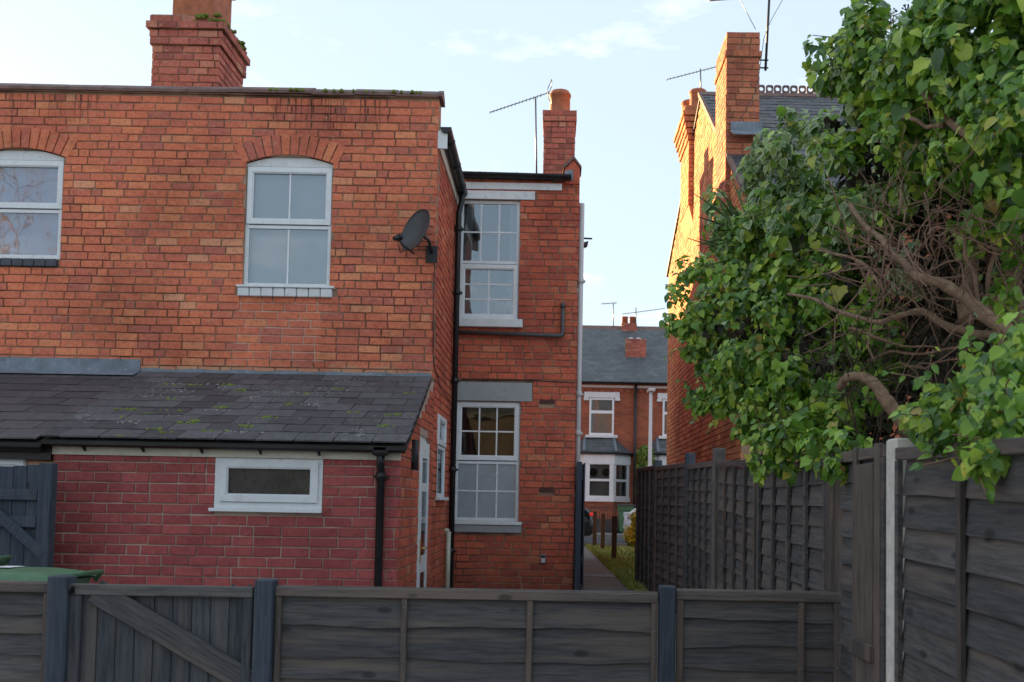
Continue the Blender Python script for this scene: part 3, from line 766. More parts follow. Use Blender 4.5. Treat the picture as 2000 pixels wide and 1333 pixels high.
# moss and lichen tufts on the slates
g = random.Random(9); m = MB()
clumps = [(480,833),(690,806),(800,768),(355,826),(238,816),(250,800),(290,808),(325,802),(338,780),(430,796),(330,752),(450,752),(470,762),(520,815),(405,842),(600,770),(660,760),(745,832),(780,810),(375,752),(560,790),(240,852),(330,845),(300,838),(385,822)]
for (px_, py_) in clumps:
    d = ray(px_, py_); # intersect with roof plane
    k = (TZ-EZ)/(TY-EY); t = (CZ-EZ+EY*k)/(d.y*k-d.z) if False else None
    t = (EZ+.012-CZ-EY*k)/(d.z-k*d.y); p = Vector((0,0,CZ))+d*t
    for i in range(g.randint(5,14)):
        r = g.uniform(.008,.026); x = p.x+g.gauss(0,.045); y = p.y+g.gauss(0,.012); z = EZ+.006+k*(y-EY)
        m.lathe([(r,z-.006),(r*.95,z+r*.3),(r*.4,z+r*.75)], x, y, 6)
stuff(m.build('moss', M_moss, rf))
m = MB()
lc = [(330,745),(340,760),(365,770),(300,775),(420,758),(500,775),(560,765),(610,790),(290,770),(250,822),(350,815),(425,805),(470,842),(560,825),(690,845),(640,762)]
for i in range(330):
    cx_, cy_ = g.choice(lc); px_ = g.gauss(cx_,17); py_ = g.gauss(cy_,4); d = ray(px_, py_); k = (TZ-EZ)/(TY-EY); t = (EZ+.010-CZ-EY*k)/(d.z-k*d.y); p = Vector((0,0,CZ))+d*t
    if not -4.1 < p.x < -1.3: continue
    r = g.uniform(.004,.013); n = 6; q0 = len(m.v)
    m.poly([(p.x+math.cos(6.28*i_/n)*r*g.uniform(.6,1.3), p.y+math.sin(6.28*i_/n)*r, EZ+.0135+k*(p.y+math.sin(6.28*i_/n)*r-EY)) for i_ in range(n)])
stuff(m.build('lichen', M_lichen, rf))
# flashing
m = MB(); n = 24
for i in range(n):
    xa = -4.37+(XC-.01+4.37)*i/n; xb = -4.37+(XC-.01+4.37)*(i+1)/n; za, zb = 2.845+.008*math.sin(i*1.7), 2.845+.008*math.sin((i+1)*1.7)
    m.quad((xa,YM-.006,2.80),(xb,YM-.006,2.80),(xb,YM-.006,zb),(xa,YM-.006,za)); m.quad((xa,YM-.11,2.775),(xb,YM-.11,2.775),(xb,YM-.006,2.80),(xa,YM-.006,2.80))
m.build('flashing', M_lead, lean)
m = MB(); m.box(XAL-.0, XS+.0, YA-.022, YA-.002, 1.838, 1.945); m.build('fascia', M_cream, lean)
gutter(lean, (XAL+.03,YA-.08,1.952), (-1.235,YA-.08,1.945), .052, M_black, 6)
ppx = at(742,1000,YA-.05).x
pipe(lean, [(ppx,YA-.085,1.90),(ppx,YA-.085,1.80),(ppx,YA-.05,1.74),(ppx,YA-.05,0)], .033, M_black, [(ppx,YA-.05,1.70),(ppx,YA-.05,.6)])
m = MB(); m.bbox(ppx-.07,ppx+.07,YA-.14,YA-.025,1.87,1.958,.02); m.build('gutter_outlet', M_black, lean)
# neighbour's lean-to on the left
nl = thing('lean_to', 'neighbouring lean-to with plain dark slates and deep lead flashing at far left', 'outhouse')
nbw = (-5.25,-4.40,1.50,1.81)
m = wall_cells(MB(), (XL,YA+.02,0), (1,0,0), (0,-1,0), -4.17-XL, 0, 1.86, [(nbw[0]-XL,nbw[1]-XL,nbw[2],nbw[3])]); nlw = m.build('wall', M_mortar, nl)
masonry(nlw, (XL,YA+.02,0), (1,0,0), (0,-1,0), -4.17-XL, 0, 1.87, M_brick, cut=rect_cut((nbw[0]-XL,nbw[1]-XL,nbw[2],nbw[3])), singles=120, seed=25)
wn2 = window(nl, (nbw[0],YA+.02,nbw[2]), 0, nbw[1]-nbw[0], nbw[3]-nbw[2], [(0,1,0,1,1,1,True,M_glass)], y=.01, vent=False)
slate_roof(nl, lambda t: XL, lambda t: -4.196-.15*t, 9, M_slate2, 6, .36, -.022)
m = MB(); m.box(XL, -4.375, YM-.014, YM-.004, 2.79, 2.94); m.prism([(XL,YM-.17,2.752),(XL,YM-.17,2.764),(XL,YM-.012,2.82),(XL,YM-.012,2.79)], (-4.375-XL,0,0)); m.build('flashing', M_lead, nl)
gutter(nl, (XL,YA-.075,1.915), (-4.22,YA-.075,1.905), .055, M_black, 4)
m = MB(); m.box(XL, -4.165, YA-.03, YA+.015, 1.79, 1.895); m.build('fascia', M_black, nl)

# ------------------------------------------------------------------ main house, rear wall right of the wing
XR = .245; ZER = 5.62
house = thing('brick_house', 'tall narrow red brick rear wall with white sash style windows beside the passage', 'house')
hw = [(-1.262,-.505,3.815,5.345),(-1.262,-.452,1.272,2.775)]
X0 = XC
hm = wall_cells(MB(), (X0,YR,0), (1,0,0), (0,-1,0), XR-.011-X0, 0, ZER, [(a-X0,b-X0,c_,d) for a,b,c_,d in hw]).build('wall', M_mortar, house)
ab = [(-.215,2.79),(-.20,1.68)]; M_airb = plain('air brick', (.16,.05,.035), .9, .2, 9)
def hcut(za,zb):
    mz = (za+zb)/2; out = []
    (a,b,c_,d) = hw[0]
    if c_-.105 <= mz <= c_: out.append((0,b+.065-X0))
    elif c_ <= mz <= d: out.append((0,b-X0))
    elif d <= mz <= d+.115: out.append((0,-.315-X0))
    (a,b,c_,d) = hw[1]
    if c_-.145 <= mz <= c_: out.append((0,b+.05-X0))
    elif c_ <= mz <= d: out.append((0,b-X0))
    elif d <= mz <= d+.245: out.append((0,-.305-X0))
    for (x,z) in ab:
        if z-.035 <= mz <= z+.04: out.append((x-X0, x+.20-X0))
    return out
masonry(hm, (X0,YR,0), (1,0,0), (0,-1,0), XR-X0, .42, ZER, M_brick2, cut=hcut, singles=300, seed=31, header=.3)
for (x,z) in ab:
    m = MB(); m.box(x+.004,x+.196,YR-.001,YR+.02,z-.034,z+.038); o_ = m.build('air_brick', M_airb, hm)
    for i in range(7):
        for j in range(2):
            q = MB(); q.box(x+.018+i*.024,x+.034+i*.024,YR-.003,YR+.004,z-.024+j*.032,z-.002+j*.032); q.build('vent_hole', M_dark, o_)
a,b,c_,d = hw[0]
w3 = window(house, (a,YR,c_), 0, b-a, d-c_, [(0,1,.47,1,3,2,False,M_glass),(0,1,0,.47,2,3,True,M_glass)], y=.05, room=M_room, behind='curtain', vent=False)
m = MB(); m.bbox(-.04,b-a+.06,-.06,.05,-.105,-.002,.006); m.build('sill', M_white, w3)
m = MB(); m.box(a,-.32,YR-.012,YR+.1,d+.006,d+.112); m.build('lintel', M_white, house)
a,b,c_,d = hw[1]
w4 = window(house, (a,YR,c_), 0, b-a, d-c_, [(0,1,.5,1,3,2,True,M_glassm),(0,1,0,.5,3,2,False,M_frost)], y=.05, room=M_dark)
m = MB(); m.bbox(-.04,b-a+.045,-.055,.05,-.045,-.002,.005); m.build('sill', M_white, w4)
m = MB(); m.bbox(-.04,b-a+.04,-.035,.05,-.14,-.048,.005); m.build('sill_stone', M_greylintel, w4)
m = MB(); m.box(a,-.31,YR-.010,YR+.1,d+.006,d+.24); m.build('lintel', M_greylintel, house)
m = MB(); m.box(X0+.1,.02,YR-.02,YR-.001,5.475,5.56); m.build('fascia', M_white, house)
gutter(house, (X0+.05,YR-.085,5.66), (.13,YR-.085,5.645), .055, M_black, 3)
m = MB(); m.prism([(X0,YR-.03,5.63),(X0,YR-.03,5.68),(X0,YR+4,6.35),(X0,YR+4,5.63)], (XR-.1-X0,0,0)); m.build('roof', M_slate, house)
# kneeler parapet at the corner
m = MB(); m.prism([(.055,YR-.03,5.56),(.245,YR-.03,5.56),(.245,YR-.03,5.76),(.165,YR-.03,5.865),(.055,YR-.03,5.75)], (0,.35,0)); kn = m.build('kneeler', M_brick2, house)
m = MB(); m.prism([(.03,YR-.05,5.74),(.165,YR-.05,5.875),(.265,YR-.05,5.75),(.265,YR-.05,5.78),(.165,YR-.05,5.915),(.03,YR-.05,5.785)], (0,.40,0)); m.build('kneeler_cap', M_coping, kn)
m = MB(); m.prism([(.05,YR-.036,5.60),(.16,YR-.036,5.60),(.16,YR-.036,5.74),(.05,YR-.036,5.72)], (0,.004,0)); m.build('lead_patch', M_lead, kn)
# flank wall and parapet rising to the chimney
m = MB(); m.prism([(XR-.011,YR+.23,0),(XR-.011,20.6,0),(XR-.011,20.6,5.6),(XR-.011,16.4,6.55),(XR-.011,YR+.23,5.6)], (-.25,0,0)); fl = m.build('flank_wall', M_mortar, house)
masonry(fl, (XR,YR,0), (0,1,0), (1,0,0), 8.1, .42, 6.5, M_brick2, keep=lambda p,q,z: z+CH < (5.6+.242*(YR+p-YR) if YR+p < 16.4 else 6.55-.226*(YR+q-16.4)), singles=0, seed=33)
m = MB(); m.box(X0-5, XR-.3, YR+.3, 20.5, 0, 5.6); m.prism([(X0-5,YR+4,5.6),(X0-5,YR+4,6.35),(X0-5,20.5,5.65),(X0-5,20.5,5.6)], (XR-.3-X0+5,0,0)); m.build('core', M_dark, house)
ch2 = chimney(house, -.275, .215, 15.3, 15.95, 6.0, 7.66, M_brickc, [(7.48,7.66,.02)], seed=6)
m = MB(); m.lathe([(.20,7.6),(.205,7.66),(.165,7.72),(.16,7.98),(.175,7.99),(.175,8.03),(.155,8.04),(.15,8.07)], -.03, 15.6, 20); m.build('chimney_pot', M_pot, ch2)
ch3 = chimney(house, -.275, .215, 18.15, 19.0, 5.4, 7.45, M_brickc, [(7.27,7.45,.02)], seed=16, singles=0, faces='-x+x')  # unseen second stack, added to cast a chimney shadow on the right gable
m = MB(); m.lathe([(.17,7.4),(.16,7.72),(.17,7.73),(.15,7.76)], -.03, 18.6, 16); m.build('chimney_pot', M_pot, ch3)
# pipes, cables, key box
pipe(house, [(X0+.0,YR-.05,3.64),(.03,YR-.05,3.61),(.055,YR-.05,3.62),(.06,YR-.05,3.68),(.06,YR-.05,4.0)], .026, M_pipegrey, [], 'waste_pipe')
m = MB(); m.tube([(.06,YR-.05,3.97),(.06,YR-.05,4.03)], .033, 10); m.build('pipe_socket', M_pipegrey, house)
pipe(house, [(XR+.035,YR+.12,5.35),(XR+.035,YR+.12,.42)], .034, M_pipew, [(XR+.035,YR+.12,4.35),(XR+.035,YR+.12,2.9),(XR+.035,YR+.12,2.4)], 'downpipe')
m = MB(); m.tube([(X0+.1,YR-.006,3.04),(-.4,YR-.006,3.05),(XR-.02,YR-.006,3.03),(XR+.006,YR+.03,3.03)], .006, 6); tag(m.build('wall_cable', M_black), 'thin dark cable running across the red brick wall above the lintel', 'cable')
ks = thing('key_safe', 'small grey key safe fixed low on the red brick wall', 'key safe')
kp = at(1061,1091,YR)
m = MB(); m.bbox(kp.x-.034,kp.x+.034,YR-.05,YR-.001,kp.z-.06,kp.z+.055,.01); m.build('body', M_keys, ks)
m = MB(); m.box(kp.x-.022,kp.x+.022,YR-.054,YR-.049,kp.z+.012,kp.z+.042); m.build('keypad', M_black, ks)
m = MB(); m.box(kp.x-.024,kp.x+.024,YR-.053,YR-.049,kp.z-.05,kp.z+.005); m.build('cover', M_pipew, ks)
fl_ = thing('floodlight', 'small dark floodlight on a bracket at the house corner', 'wall light')
p = at(1137,473,YR+.3)
m = MB(); m.tube([(XR,YR+.3,p.z+.05),(XR+.18,YR+.3,p.z+.045)], .012, 8); m.build('arm', M_blackdull, fl_)
m = MB(); m.prism([(XR+.04,YR+.24,p.z-.03),(XR+.13,YR+.24,p.z+.0),(XR+.12,YR+.24,p.z-.045),(XR+.05,YR+.24,p.z-.075)], (0,.14,0)); m.build('head', M_blackdull, fl_)
def aerial(label, base, top, tail, nose, n=13, el=.16, mastr=.013, group=None, refl=True, br=.008):
    t = thing('tv_aerial', label, 'aerial', group)
    base, top, tail, nose = map(Vector, (base, top, tail, nose))
    m = MB(); m.tube([base, top], mastr, 8); m.build('mast', M_aerial, t)
    m = MB(); m.tube([tail, nose], br, 6); m.build('boom', M_aerial, t)
    d = (nose-tail).normalized(); side = d.cross(Vector((0,0,1))).normalized()
    for i in range(n):
        c = tail+(nose-tail)*(.12+.88*i/(n-1)); q = MB(); L = el*(1-.35*i/n)
        vv = (side*.75+Vector((0,0,1))*.66).normalized()
        q.tube([c-vv*L/2, c+vv*L/2], .0055, 5); q.build('element', M_aerial, t)
    if refl:
        for s_ in (-1,1):
            q = MB(); e0 = tail+Vector((0,0,s_*.02)); e1 = tail-d*.06+Vector((0,0,s_*.14))
            q.tube([e0-side*.12,e1-side*.12,e1+side*.12,e0+side*.12,e0-side*.12], .006, 5); q.build('reflector', M_aerial, t)
    return t
aerial('long thin tv aerial on a mast beside the centre chimney', at(1048,340,15.0), at(1046,192,15.0), at(1070,182,15.0), at(957,220,15.0), 15, .15)

# ------------------------------------------------------------------ side gate, seen nearly edge on
sg = thing('side_gate', 'dark grey wooden side gate standing open, seen edge on beside house corner', 'gate')
zt = at(1127,903,12.5).z
m = MB(); m.bbox(XR+.02,XR+.09,12.36,12.46,.2,zt-.0,.006); m.build('post', M_woodb, sg)
for i in range(7):
    m = MB(); m.bbox(XR+.112,XR+.13,12.44+i*.115,12.55+i*.115,.47,zt-.01-.02*(i%2),.003); m.build('board', M_woodb, sg)
for z in (.75,1.8):
    m = MB(); m.bbox(XR+.092,XR+.112,12.46,13.2,z,z+.1,.003); m.build('rail', M_woodb, sg)

# ------------------------------------------------------------------ timber fences
def lap_board(parent, p0, p1, z0, z1, nrm, g, mat, th=.017, wav=.008, name='board', n=14):
    p0, p1 = Vector(p0), Vector(p1); d = p1-p0; L = d.length; ang = math.atan2(d.y, d.x); nl = Vector((-math.sin(ang), math.cos(ang), 0)); sg_ = 1 if nl.dot(Vector(nrm)) > 0 else -1
    ph = [g.uniform(0,6.28) for _ in range(4)]; fr = [g.uniform(1.2,2.4), g.uniform(4,7), g.uniform(11,17), g.uniform(25,33)]
    m = MB()
    for i in range(n+1):
        x = L*i/n; w = wav*(math.sin(fr[0]*x*2+ph[0])+.55*math.sin(fr[1]*x*2+ph[1])+.3*math.sin(fr[2]*x*2+ph[2]))
        m.v += [(x, sg_*.010, z0+w-p0.z), (x, sg_*(.010+th), z0+w+.002-p0.z), (x, sg_*(.004+th*.3), z1-p0.z), (x, 0, z1-p0.z)]
    for i in range(n):
        a = 4*i; b = a+4
        for q in range(4):
            q2 = (q+1) % 4; f = (a+q, a+q2, b+q2, b+q); m.face(f if sg_ < 0 else f[::-1])
    m.face((0,1,2,3) if sg_ > 0 else (3,2,1,0)); e = 4*n; m.face((e+3,e+2,e+1,e) if sg_ > 0 else (e,e+1,e+2,e+3))
    return m.build(name, mat, parent, p0, (0,0,ang))
YF = 4.86; FZ = 1.075
ff = thing('garden_fence', 'low dark stained lap panel fence running across the foreground', 'fence')
g = random.Random(41)
def Xf(px_): return at(px_, 1200, YF).x
def front_panel(parent, xa, xb, ztop, battens, zlow=.08):
    z = zlow
    zs = [ztop-.035]
    while zs[-1] > zlow+.1: zs.append(zs[-1]-g.uniform(.085,.16))
    zs[-1] = zlow
    for a, b in zip(zs, zs[1:]):
        lap_board(parent, (xa+.01,YF+.005,0), (xb-.01,YF+.005,0), b, a+.028, (0,-1,0), g, M_woodh, wav=.0065, n=40)
    m = MB(); m.bbox(xa, xb, YF-.038, YF-.018, ztop-.045, ztop, .003); m.build('rail', M_woodbh, parent, None)
    m = MB(); m.bbox(xa, xb, YF-.019, YF+.03, ztop-.04, ztop+.004, .003); m.build('rail', M_woodbh, parent)
    for i, (u, v) in enumerate(battens):
        m = MB(); m.bbox(u, v, YF-.036, YF-.012, zlow, ztop-.047, .003); m.build('batten', M_woodbr, parent)
def post(parent, xa, xb, y0, y1, z1, mat=M_woodb, z0=-.2, e=.006, name='post'):
    m = MB(); m.bbox(xa, xb, y0, y1, z0, z1, e); return m.build(name, mat, parent)
front_panel(ff, -3.9, Xf(101), 1.075, [(-3.3,-3.265),(Xf(91),Xf(100))])
post(ff, Xf(103), Xf(143), YF-.07, YF+.03, 1.112)
post(ff, Xf(503), Xf(539), YF-.07, YF+.03, 1.112)
front_panel(ff, Xf(540), Xf(1284), 1.078, [(Xf(541),Xf(553)),(Xf(785),Xf(797)),(Xf(1029),Xf(1041)),(Xf(1271),Xf(1283))])
post(ff, Xf(1286), Xf(1317), YF-.07, YF+.03, 1.115)
front_panel(ff, Xf(1319), Xf(1639), 1.095, [(Xf(1320),Xf(1333)),(Xf(1556),Xf(1568)),(Xf(1626),Xf(1638))])
nm = MB()
for px_ in (547,791,1035,1277,1327,1562,1632,95):
    X_ = Xf(px_); z_ = .2
    while z_ < 1.0:
        nm.tube([(X_+g.uniform(-.006,.006),YF-.0365,z_),(X_,YF-.0385,z_)], .0035, 6); z_ += g.uniform(.10,.15)
stuff(nm.build('nail_heads', M_keys, ff))
# gate in the front fence
gt = thing('garden_gate', 'low dark boarded gate with diagonal brace set in the foreground fence', 'gate')
ga, gb = Xf(150)-.02, Xf(501)
x0g, x1g = ga, gb-.01
n = 9; bw = (x1g-x0g-.06)/n
for i in range(n):
    m = MB(); m.bbox(x0g+.03+i*bw+.002, x0g+.03+(i+1)*bw-.002, YF-.004, YF+.014+rng.uniform(-.001,.001), .06, 1.04, .003); m.build('board', M_woodv, gt)
m = MB(); m.bbox(x0g, x1g, YF-.04, YF-.006, 1.022, 1.075, .004); m.build('frame_rail', M_woodh, gt)
m = MB(); m.bbox(x0g, x1g, YF-.04, YF-.006, .08, .14, .004); m.build('frame_rail', M_woodh, gt)
m = MB(); m.bbox(x0g, x0g+.055, YF-.04, YF-.006, .142, 1.02, .004); m.build('frame_stile', M_woodv, gt)
m = MB(); m.bbox(x1g-.045, x1g, YF-.04, YF-.006, .142, 1.02, .004); m.build('frame_stile', M_woodv, gt)
a0 = at(172,1170,YF-.03); a1 = at(442,1330,YF-.03); dv = (a1-a0); L = dv.length*1.75; an = math.atan2(-dv.z, dv.x)
m = MB(); m.bbox(0, L*.86, -.014, .014, -.002, .115, .003)
br = m.build('brace', M_woodh, gt, (a0.x,YF-.021,a0.z-.01), (0, an, 0))
m = MB(); m.box(Xf(140),Xf(152),YF-.05,YF-.035,1.03,1.06); m.tube([(Xf(146),YF-.06,1.03),(Xf(146),YF-.06,1.075)], .009, 8); m.build('latch', M_black, gt)

# tall fence along the right side
tf = thing('tall_fence', 'tall dark lap panel fence receding along the passage on the right', 'fence')
XF = 1.40; g = random.Random(51)
panels = [  # (xa,ya,xb,yb,top_a,top_b,zlow,battens)
 (XF,2.15,XF,3.98,1.70,1.75,.1,1), (XF,4.10,XF,4.80,1.77,1.77,.1,0), (XF,4.98,XF,6.66,1.76,1.77,.1,3), (XF,6.74,XF,8.45,1.83,1.89,.15,3),
 (XF,8.57,XF,10.30,1.90,1.93,.25,3), (XF,10.40,1.26,12.15,1.96,1.98,.35,3), (1.26,12.23,1.19,13.95,2.0,2.02,.42,3)]
for pi, (xa,ya,xb,yb,ta,tb,zl,nb) in enumerate(panels):
    nbd = 15 if pi > 1 else 13
    for i in range(nbd):
        za = zl+(ta-zl-.02)*i/nbd; zb_ = zl+(ta-zl-.02)*(i+1)/nbd+.025
        o_ = lap_board(tf, (xb,yb,0), (xa,ya,0), za, zb_, (-1,0,0), g, M_woodh, wav=.002 if pi else .0028, n=8)
        o_.rotation_euler[1] = g.uniform(-.0015,.0015)+math.atan2(tb-ta, yb-ya)
    d = Vector((xb-xa, yb-ya, 0)); Ld = d.length; d /= Ld; ang = math.atan2(d.y, d.x)
    m = MB(); m.bbox(0, Ld, .014, .042, -.05, .0, .004); m.build('rail', M_woodbh, tf, (xa,ya,ta), (0,-math.atan2(tb-ta,yb-ya),ang))
    cnt = {1:[.655,.985],0:[.03],3:[.02,.26,.50,.74,.985]}[nb]
    for k in cnt:
        c = Vector((xa,ya,0))+d*Ld*k
        m = MB(); m.bbox(-.018, .018, .024, .047, zl, ta-.052+(tb-ta)*k, .003)
        m.build('batten', M_woodbr if (int(k*100)+pi) % 2 else M_woodh, tf, c, (0 , (.0 if not (pi == 3 and k == .26) else -.02), ang))
# loose overlay planks on the short panel next to the concrete post
for (ya,yb,za,zb_) in ((4.22,4.46,.9,1.70),(4.46,4.52,.2,1.78),(4.14,4.22,.2,1.78),(4.22,4.46,.45,.885),(4.2,4.5,.86,.93)):
    m = MB(); m.bbox(XF-.055+(.004 if za < .6 else 0)-(.016 if yb-ya > .29 else 0), XF-.03, ya+.003, yb-.003, za, zb_, .003); m.build('plank', M_woodbr, tf)
def fpost(x, y, z1, mat, w=.05, name='post', z0=-.1):
    m = MB(); m.bbox(x-w, x+w, y-w, y+w, z0, z1, .008); return m.build(name, mat, tf)
fpost(XF-.0, 4.90, 1.79, M_woodbr, .055); fpost(XF, 6.70, 1.86, M_woodh if False else M_woodbr, .038)
fpost(XF, 8.51, at(1407,876,8.51).z, plain('stained concrete', (.13,.12,.11), .9, .3, 8, bump=.6), .05, 'concrete_post'); fpost(XF, 10.35, at(1337,885,10.35).z, M_woodb, .05); fpost(1.26, 12.19, 2.06, M_woodb, .045); fpost(1.19, 14.0, 2.03, M_woodb, .045)
m = MB(); m.bbox(XF-.038, XF+.06, 3.98, 4.10, -.1, 1.79, .008); m.build('concrete_post', M_concrete, tf)
# tall gate on the left, in front of the neighbour's lean-to
tg = thing('tall_gate', 'tall dark blue-grey boarded gate with brace at the left edge', 'gate')
YG = 7.85
xr = at(105,1000,YG).x
post(tg, xr-.105, xr, YG-.06, YG+.04, at(95,905,YG).z, M_woodb)
zt = at(40,908,YG).z
for i in range(9):
    xb = xr-.115-i*.11; m = MB(); m.bbox(xb-.106, xb, YG, YG+.02, .1, zt-.005*(i%3)-.01+.012*abs(3-i)/3, .003); m.build('board', M_woodb, tg)
for z in (at(40,962,YG).z-.06, at(40,1040,YG).z-.02+.06, .25):
    m = MB(); m.bbox(xr-1.1, xr-.12, YG-.035, YG-.001, z, z+.085, .003); m.build('rail', M_woodb, tg)
p0, p1 = at(-40,985,YG-.04), at(80,1092,YG-.04); an = math.atan2(-(p1.z-p0.z), p1.x-p0.x)
m = MB(); m.bbox(0, (p1-p0).length, -.012, .012, 0, .08, .003); m.build('brace', M_woodb, tg, (p0.x,YG-.05,p0.z), (0,an,0))

# ------------------------------------------------------------------ wheelie bins
def wheelie(label, loc, rz, mat, lid, sticker=False, sc=1., group='wheelie bins'):
    t = thing('wheelie_bin', label, 'bin', group, loc, rz); t.scale = (sc,sc,sc)
    m = MB(); pr = [(.20,.22,.05),(.27,.30,.92),(.285,.315,.95)]
    for (a,b,z) in pr: m.v += [(-a,-b,z),(a,-b,z),(a,b,z),(-a,b,z)]
    for i in range(2):
        for k in range(4): m.face((i*4+k, i*4+(k+1)%4, i*4+4+(k+1)%4, i*4+4+k))
    m.face((3,2,1,0)); m.face((8,9,10,11)); m.build('body', mat, t)
    m = MB(); n = 8    # lid: gently domed, rim turned down
    xs = [-.30,-.28,-.15,0,.15,.28,.30]; zx = [.955,.995,1.015,1.02,1.015,.995,.955]
    yy = [-.34,-.32,-.1,.15,.31,.34]; zy = [-.05,-.008,.0,.0,-.012,-.04]
    for j in range(len(yy)):
        for i in range(len(xs)): m.v.append((xs[i], yy[j], zx[i]+zy[j]))
    for j in range(len(yy)-1):
        for i in range(len(xs)-1):
            a = j*len(xs)+i; m.face((a,a+1,a+1+len(xs),a+len(xs)), 0, True)
    lo = m.build('lid', lid, t)
    m = MB(); m.tube([(-.24,.36,.93),(-.24,.40,.99),(.24,.40,.99),(.24,.36,.93)], .016, 8); m.build('handle', mat, t)
    for s_ in (-1,1):
        m = MB(); m.tube([(s_*.22,.26,.10),(s_*.28,.26,.10)], .10, 16); m.build('wheel', M_black, t)
    m = MB(); m.box(-.26,.26,-.315,-.30,.80,.86); m.build('rim_grip', mat, t)
    if sticker:
        m = MB(); m.quad((-.07,-.14,1.0245),(.09,-.14,1.0245),(.09,-.01,1.0255),(-.07,-.01,1.0255)); m.build('sticker', M_sticker, lo)
    return t
bx = at(100,1115,6.3)
wheelie('green wheelie bin with small white sticker on its lid behind low fence', (at(188,1115,6.3).x-.48,6.30,.02), R(-96), M_binG, M_binG, True)
wheelie('green wheelie bin behind the boarded gate, only its lid top showing', (at(290,1140,5.9).x,5.9,-.10), R(4), M_binG, M_binG)
wheelie('green wheelie bin standing at the left picture edge', (at(-60,1110,6.6).x-.42,6.9,.06), R(-80), M_binG, M_binG)
bk = thing('bucket', 'black bucket with rounded handles just showing above the foreground gate', 'bucket')
p = at(477,1150,5.6); 
m = MB(); m.lathe([(.10,0),(.13,.30),(.138,.32)], p.x, 5.6, 16); m.v = [(x,y,z+p.z-.34) for x,y,z in m.v]; m.build('body', M_black, bk)
for s_ in (-.045,.045):
    m = MB(); m.tube([(p.x+s_-.025,5.55,p.z-.05),(p.x+s_-.02,5.55,p.z),(p.x+s_,5.55,p.z+.02),(p.x+s_+.02,5.55,p.z),(p.x+s_+.025,5.55,p.z-.05)], .012, 6); m.build('handle', M_black, bk)
m = MB(); m.lathe([(.13,0),(.13,.02)], p.x, 5.6, 12); 
sp = thing('plant_stand', 'dark stand that carries the black bucket behind the foreground gate', 'stand')
m = MB(); m.box(p.x-.15,p.x+.15,5.45,5.75,p.z-.38,p.z-.345); m.build('top', M_woodh, sp)
for i in (-1,1):
    for j in (-1,1):
        m = MB(); m.box(p.x+i*.12-.02,p.x+i*.12+.02,5.6+j*.12-.02,5.6+j*.12+.02,0,p.z-.381); m.build('leg', M_woodv, sp)

# ------------------------------------------------------------------ house on the right (gable end towards the passage)
XH = 2.34
rh = thing('brick_house', 'gabled brick house on the right, its flank glowing in low sun', 'house')
ap = atX(1370,183,XH); AY, AZ = ap.y, ap.z
fc = atX(1305,600,XH).y; FEZ = atX(1310,520,XH).z
NY = 12.6; NZ = AZ-.72*(AY-NY)
def gabz(y): return AZ-.72*(AY-y) if y < AY else AZ-(AZ-FEZ)*(y-AY)/(fc-AY)
m = MB(); m.prism([(XH+.011,NY,0),(XH+.011,fc,0),(XH+.011,fc,FEZ-.02),(XH+.011,AY,AZ-.02),(XH+.011,NY,NZ-.02)], (.3,0,0)); gw = m.build('gable_wall', M_mortar_w, rh)
masonry(gw, (XH,fc,0), (0,-1,0), (-1,0,0), fc-NY, .42, AZ+.05, M_brick3, keep=lambda p,q,z: z+CH < min(gabz(fc-p), gabz(fc-q)), singles=300, seed=61, header=.3)
m = MB(); m.prism([(XH+.31,NY+.02,0),(XH+.31,fc-.02,0),(XH+.31,fc-.02,FEZ-.05),(XH+.31,AY,AZ-.08),(XH+.31,NY+.02,NZ-.05)], (7,0,0)); m.build('core', M_brick3, rh)
# near roof slope, slates as geometry
k = .72; L = math.hypot(AY-NY+.2, k*(AY-NY+.2)); pt = math.atan(k); y0, z0 = NY-.2, NZ-k*.2
m = MB(); m.prism([(XH-.03,y0,z0-.02),(XH+7,y0,z0-.02),(XH+7,AY,AZ-.02),(XH-.03,AY,AZ-.02)], (0,0,-.05)); ro = m.build('roof', M_dark, rh)
g = random.Random(62); ex = .20; n = int(L/ex); sb = MB(); cnt = 0
for i in range(n):
    x = XH-.04-(0 if i % 2 else .12)
    while x < XH+5.5:
        a = max(x, XH-.04); b = x+.236; x += .24
        cy, cz = math.cos(pt-.03), math.sin(pt-.03)
        yb, zb_ = y0+math.cos(pt)*ex*i, z0+math.sin(pt)*ex*i+.005
        vis = i > n*.42 and a < XH+2.6
        if vis and cnt < 300:
            cnt += 1; q = MB(); q.box(0, b-a, 0, ex*1.15, 0, .012); q.build('slate', M_slate, ro, (a,yb,zb_+g.uniform(-.003,.004)), (pt-.03,0,g.uniform(-.006,.006)))
        else:
            r = g.uniform(.01,1); p0 = [(a,yb,zb_),(b,yb,zb_),(b,yb+cy*ex*1.15,zb_+cz*ex*1.15),(a,yb+cy*ex*1.15,zb_+cz*ex*1.15)]
            sb.prism(p0, (0,-.006,.010), r)
stuff(sb.build('slate_field', M_slate, ro))
m = MB(); m.prism([(XH-.03,AY,AZ-.02),(XH+7,AY,AZ-.02),(XH+7,fc+.2,FEZ-.05),(XH-.03,fc+.2,FEZ-.05)], (0,0,-.05)); m.build('front_roof', M_slate, rh)
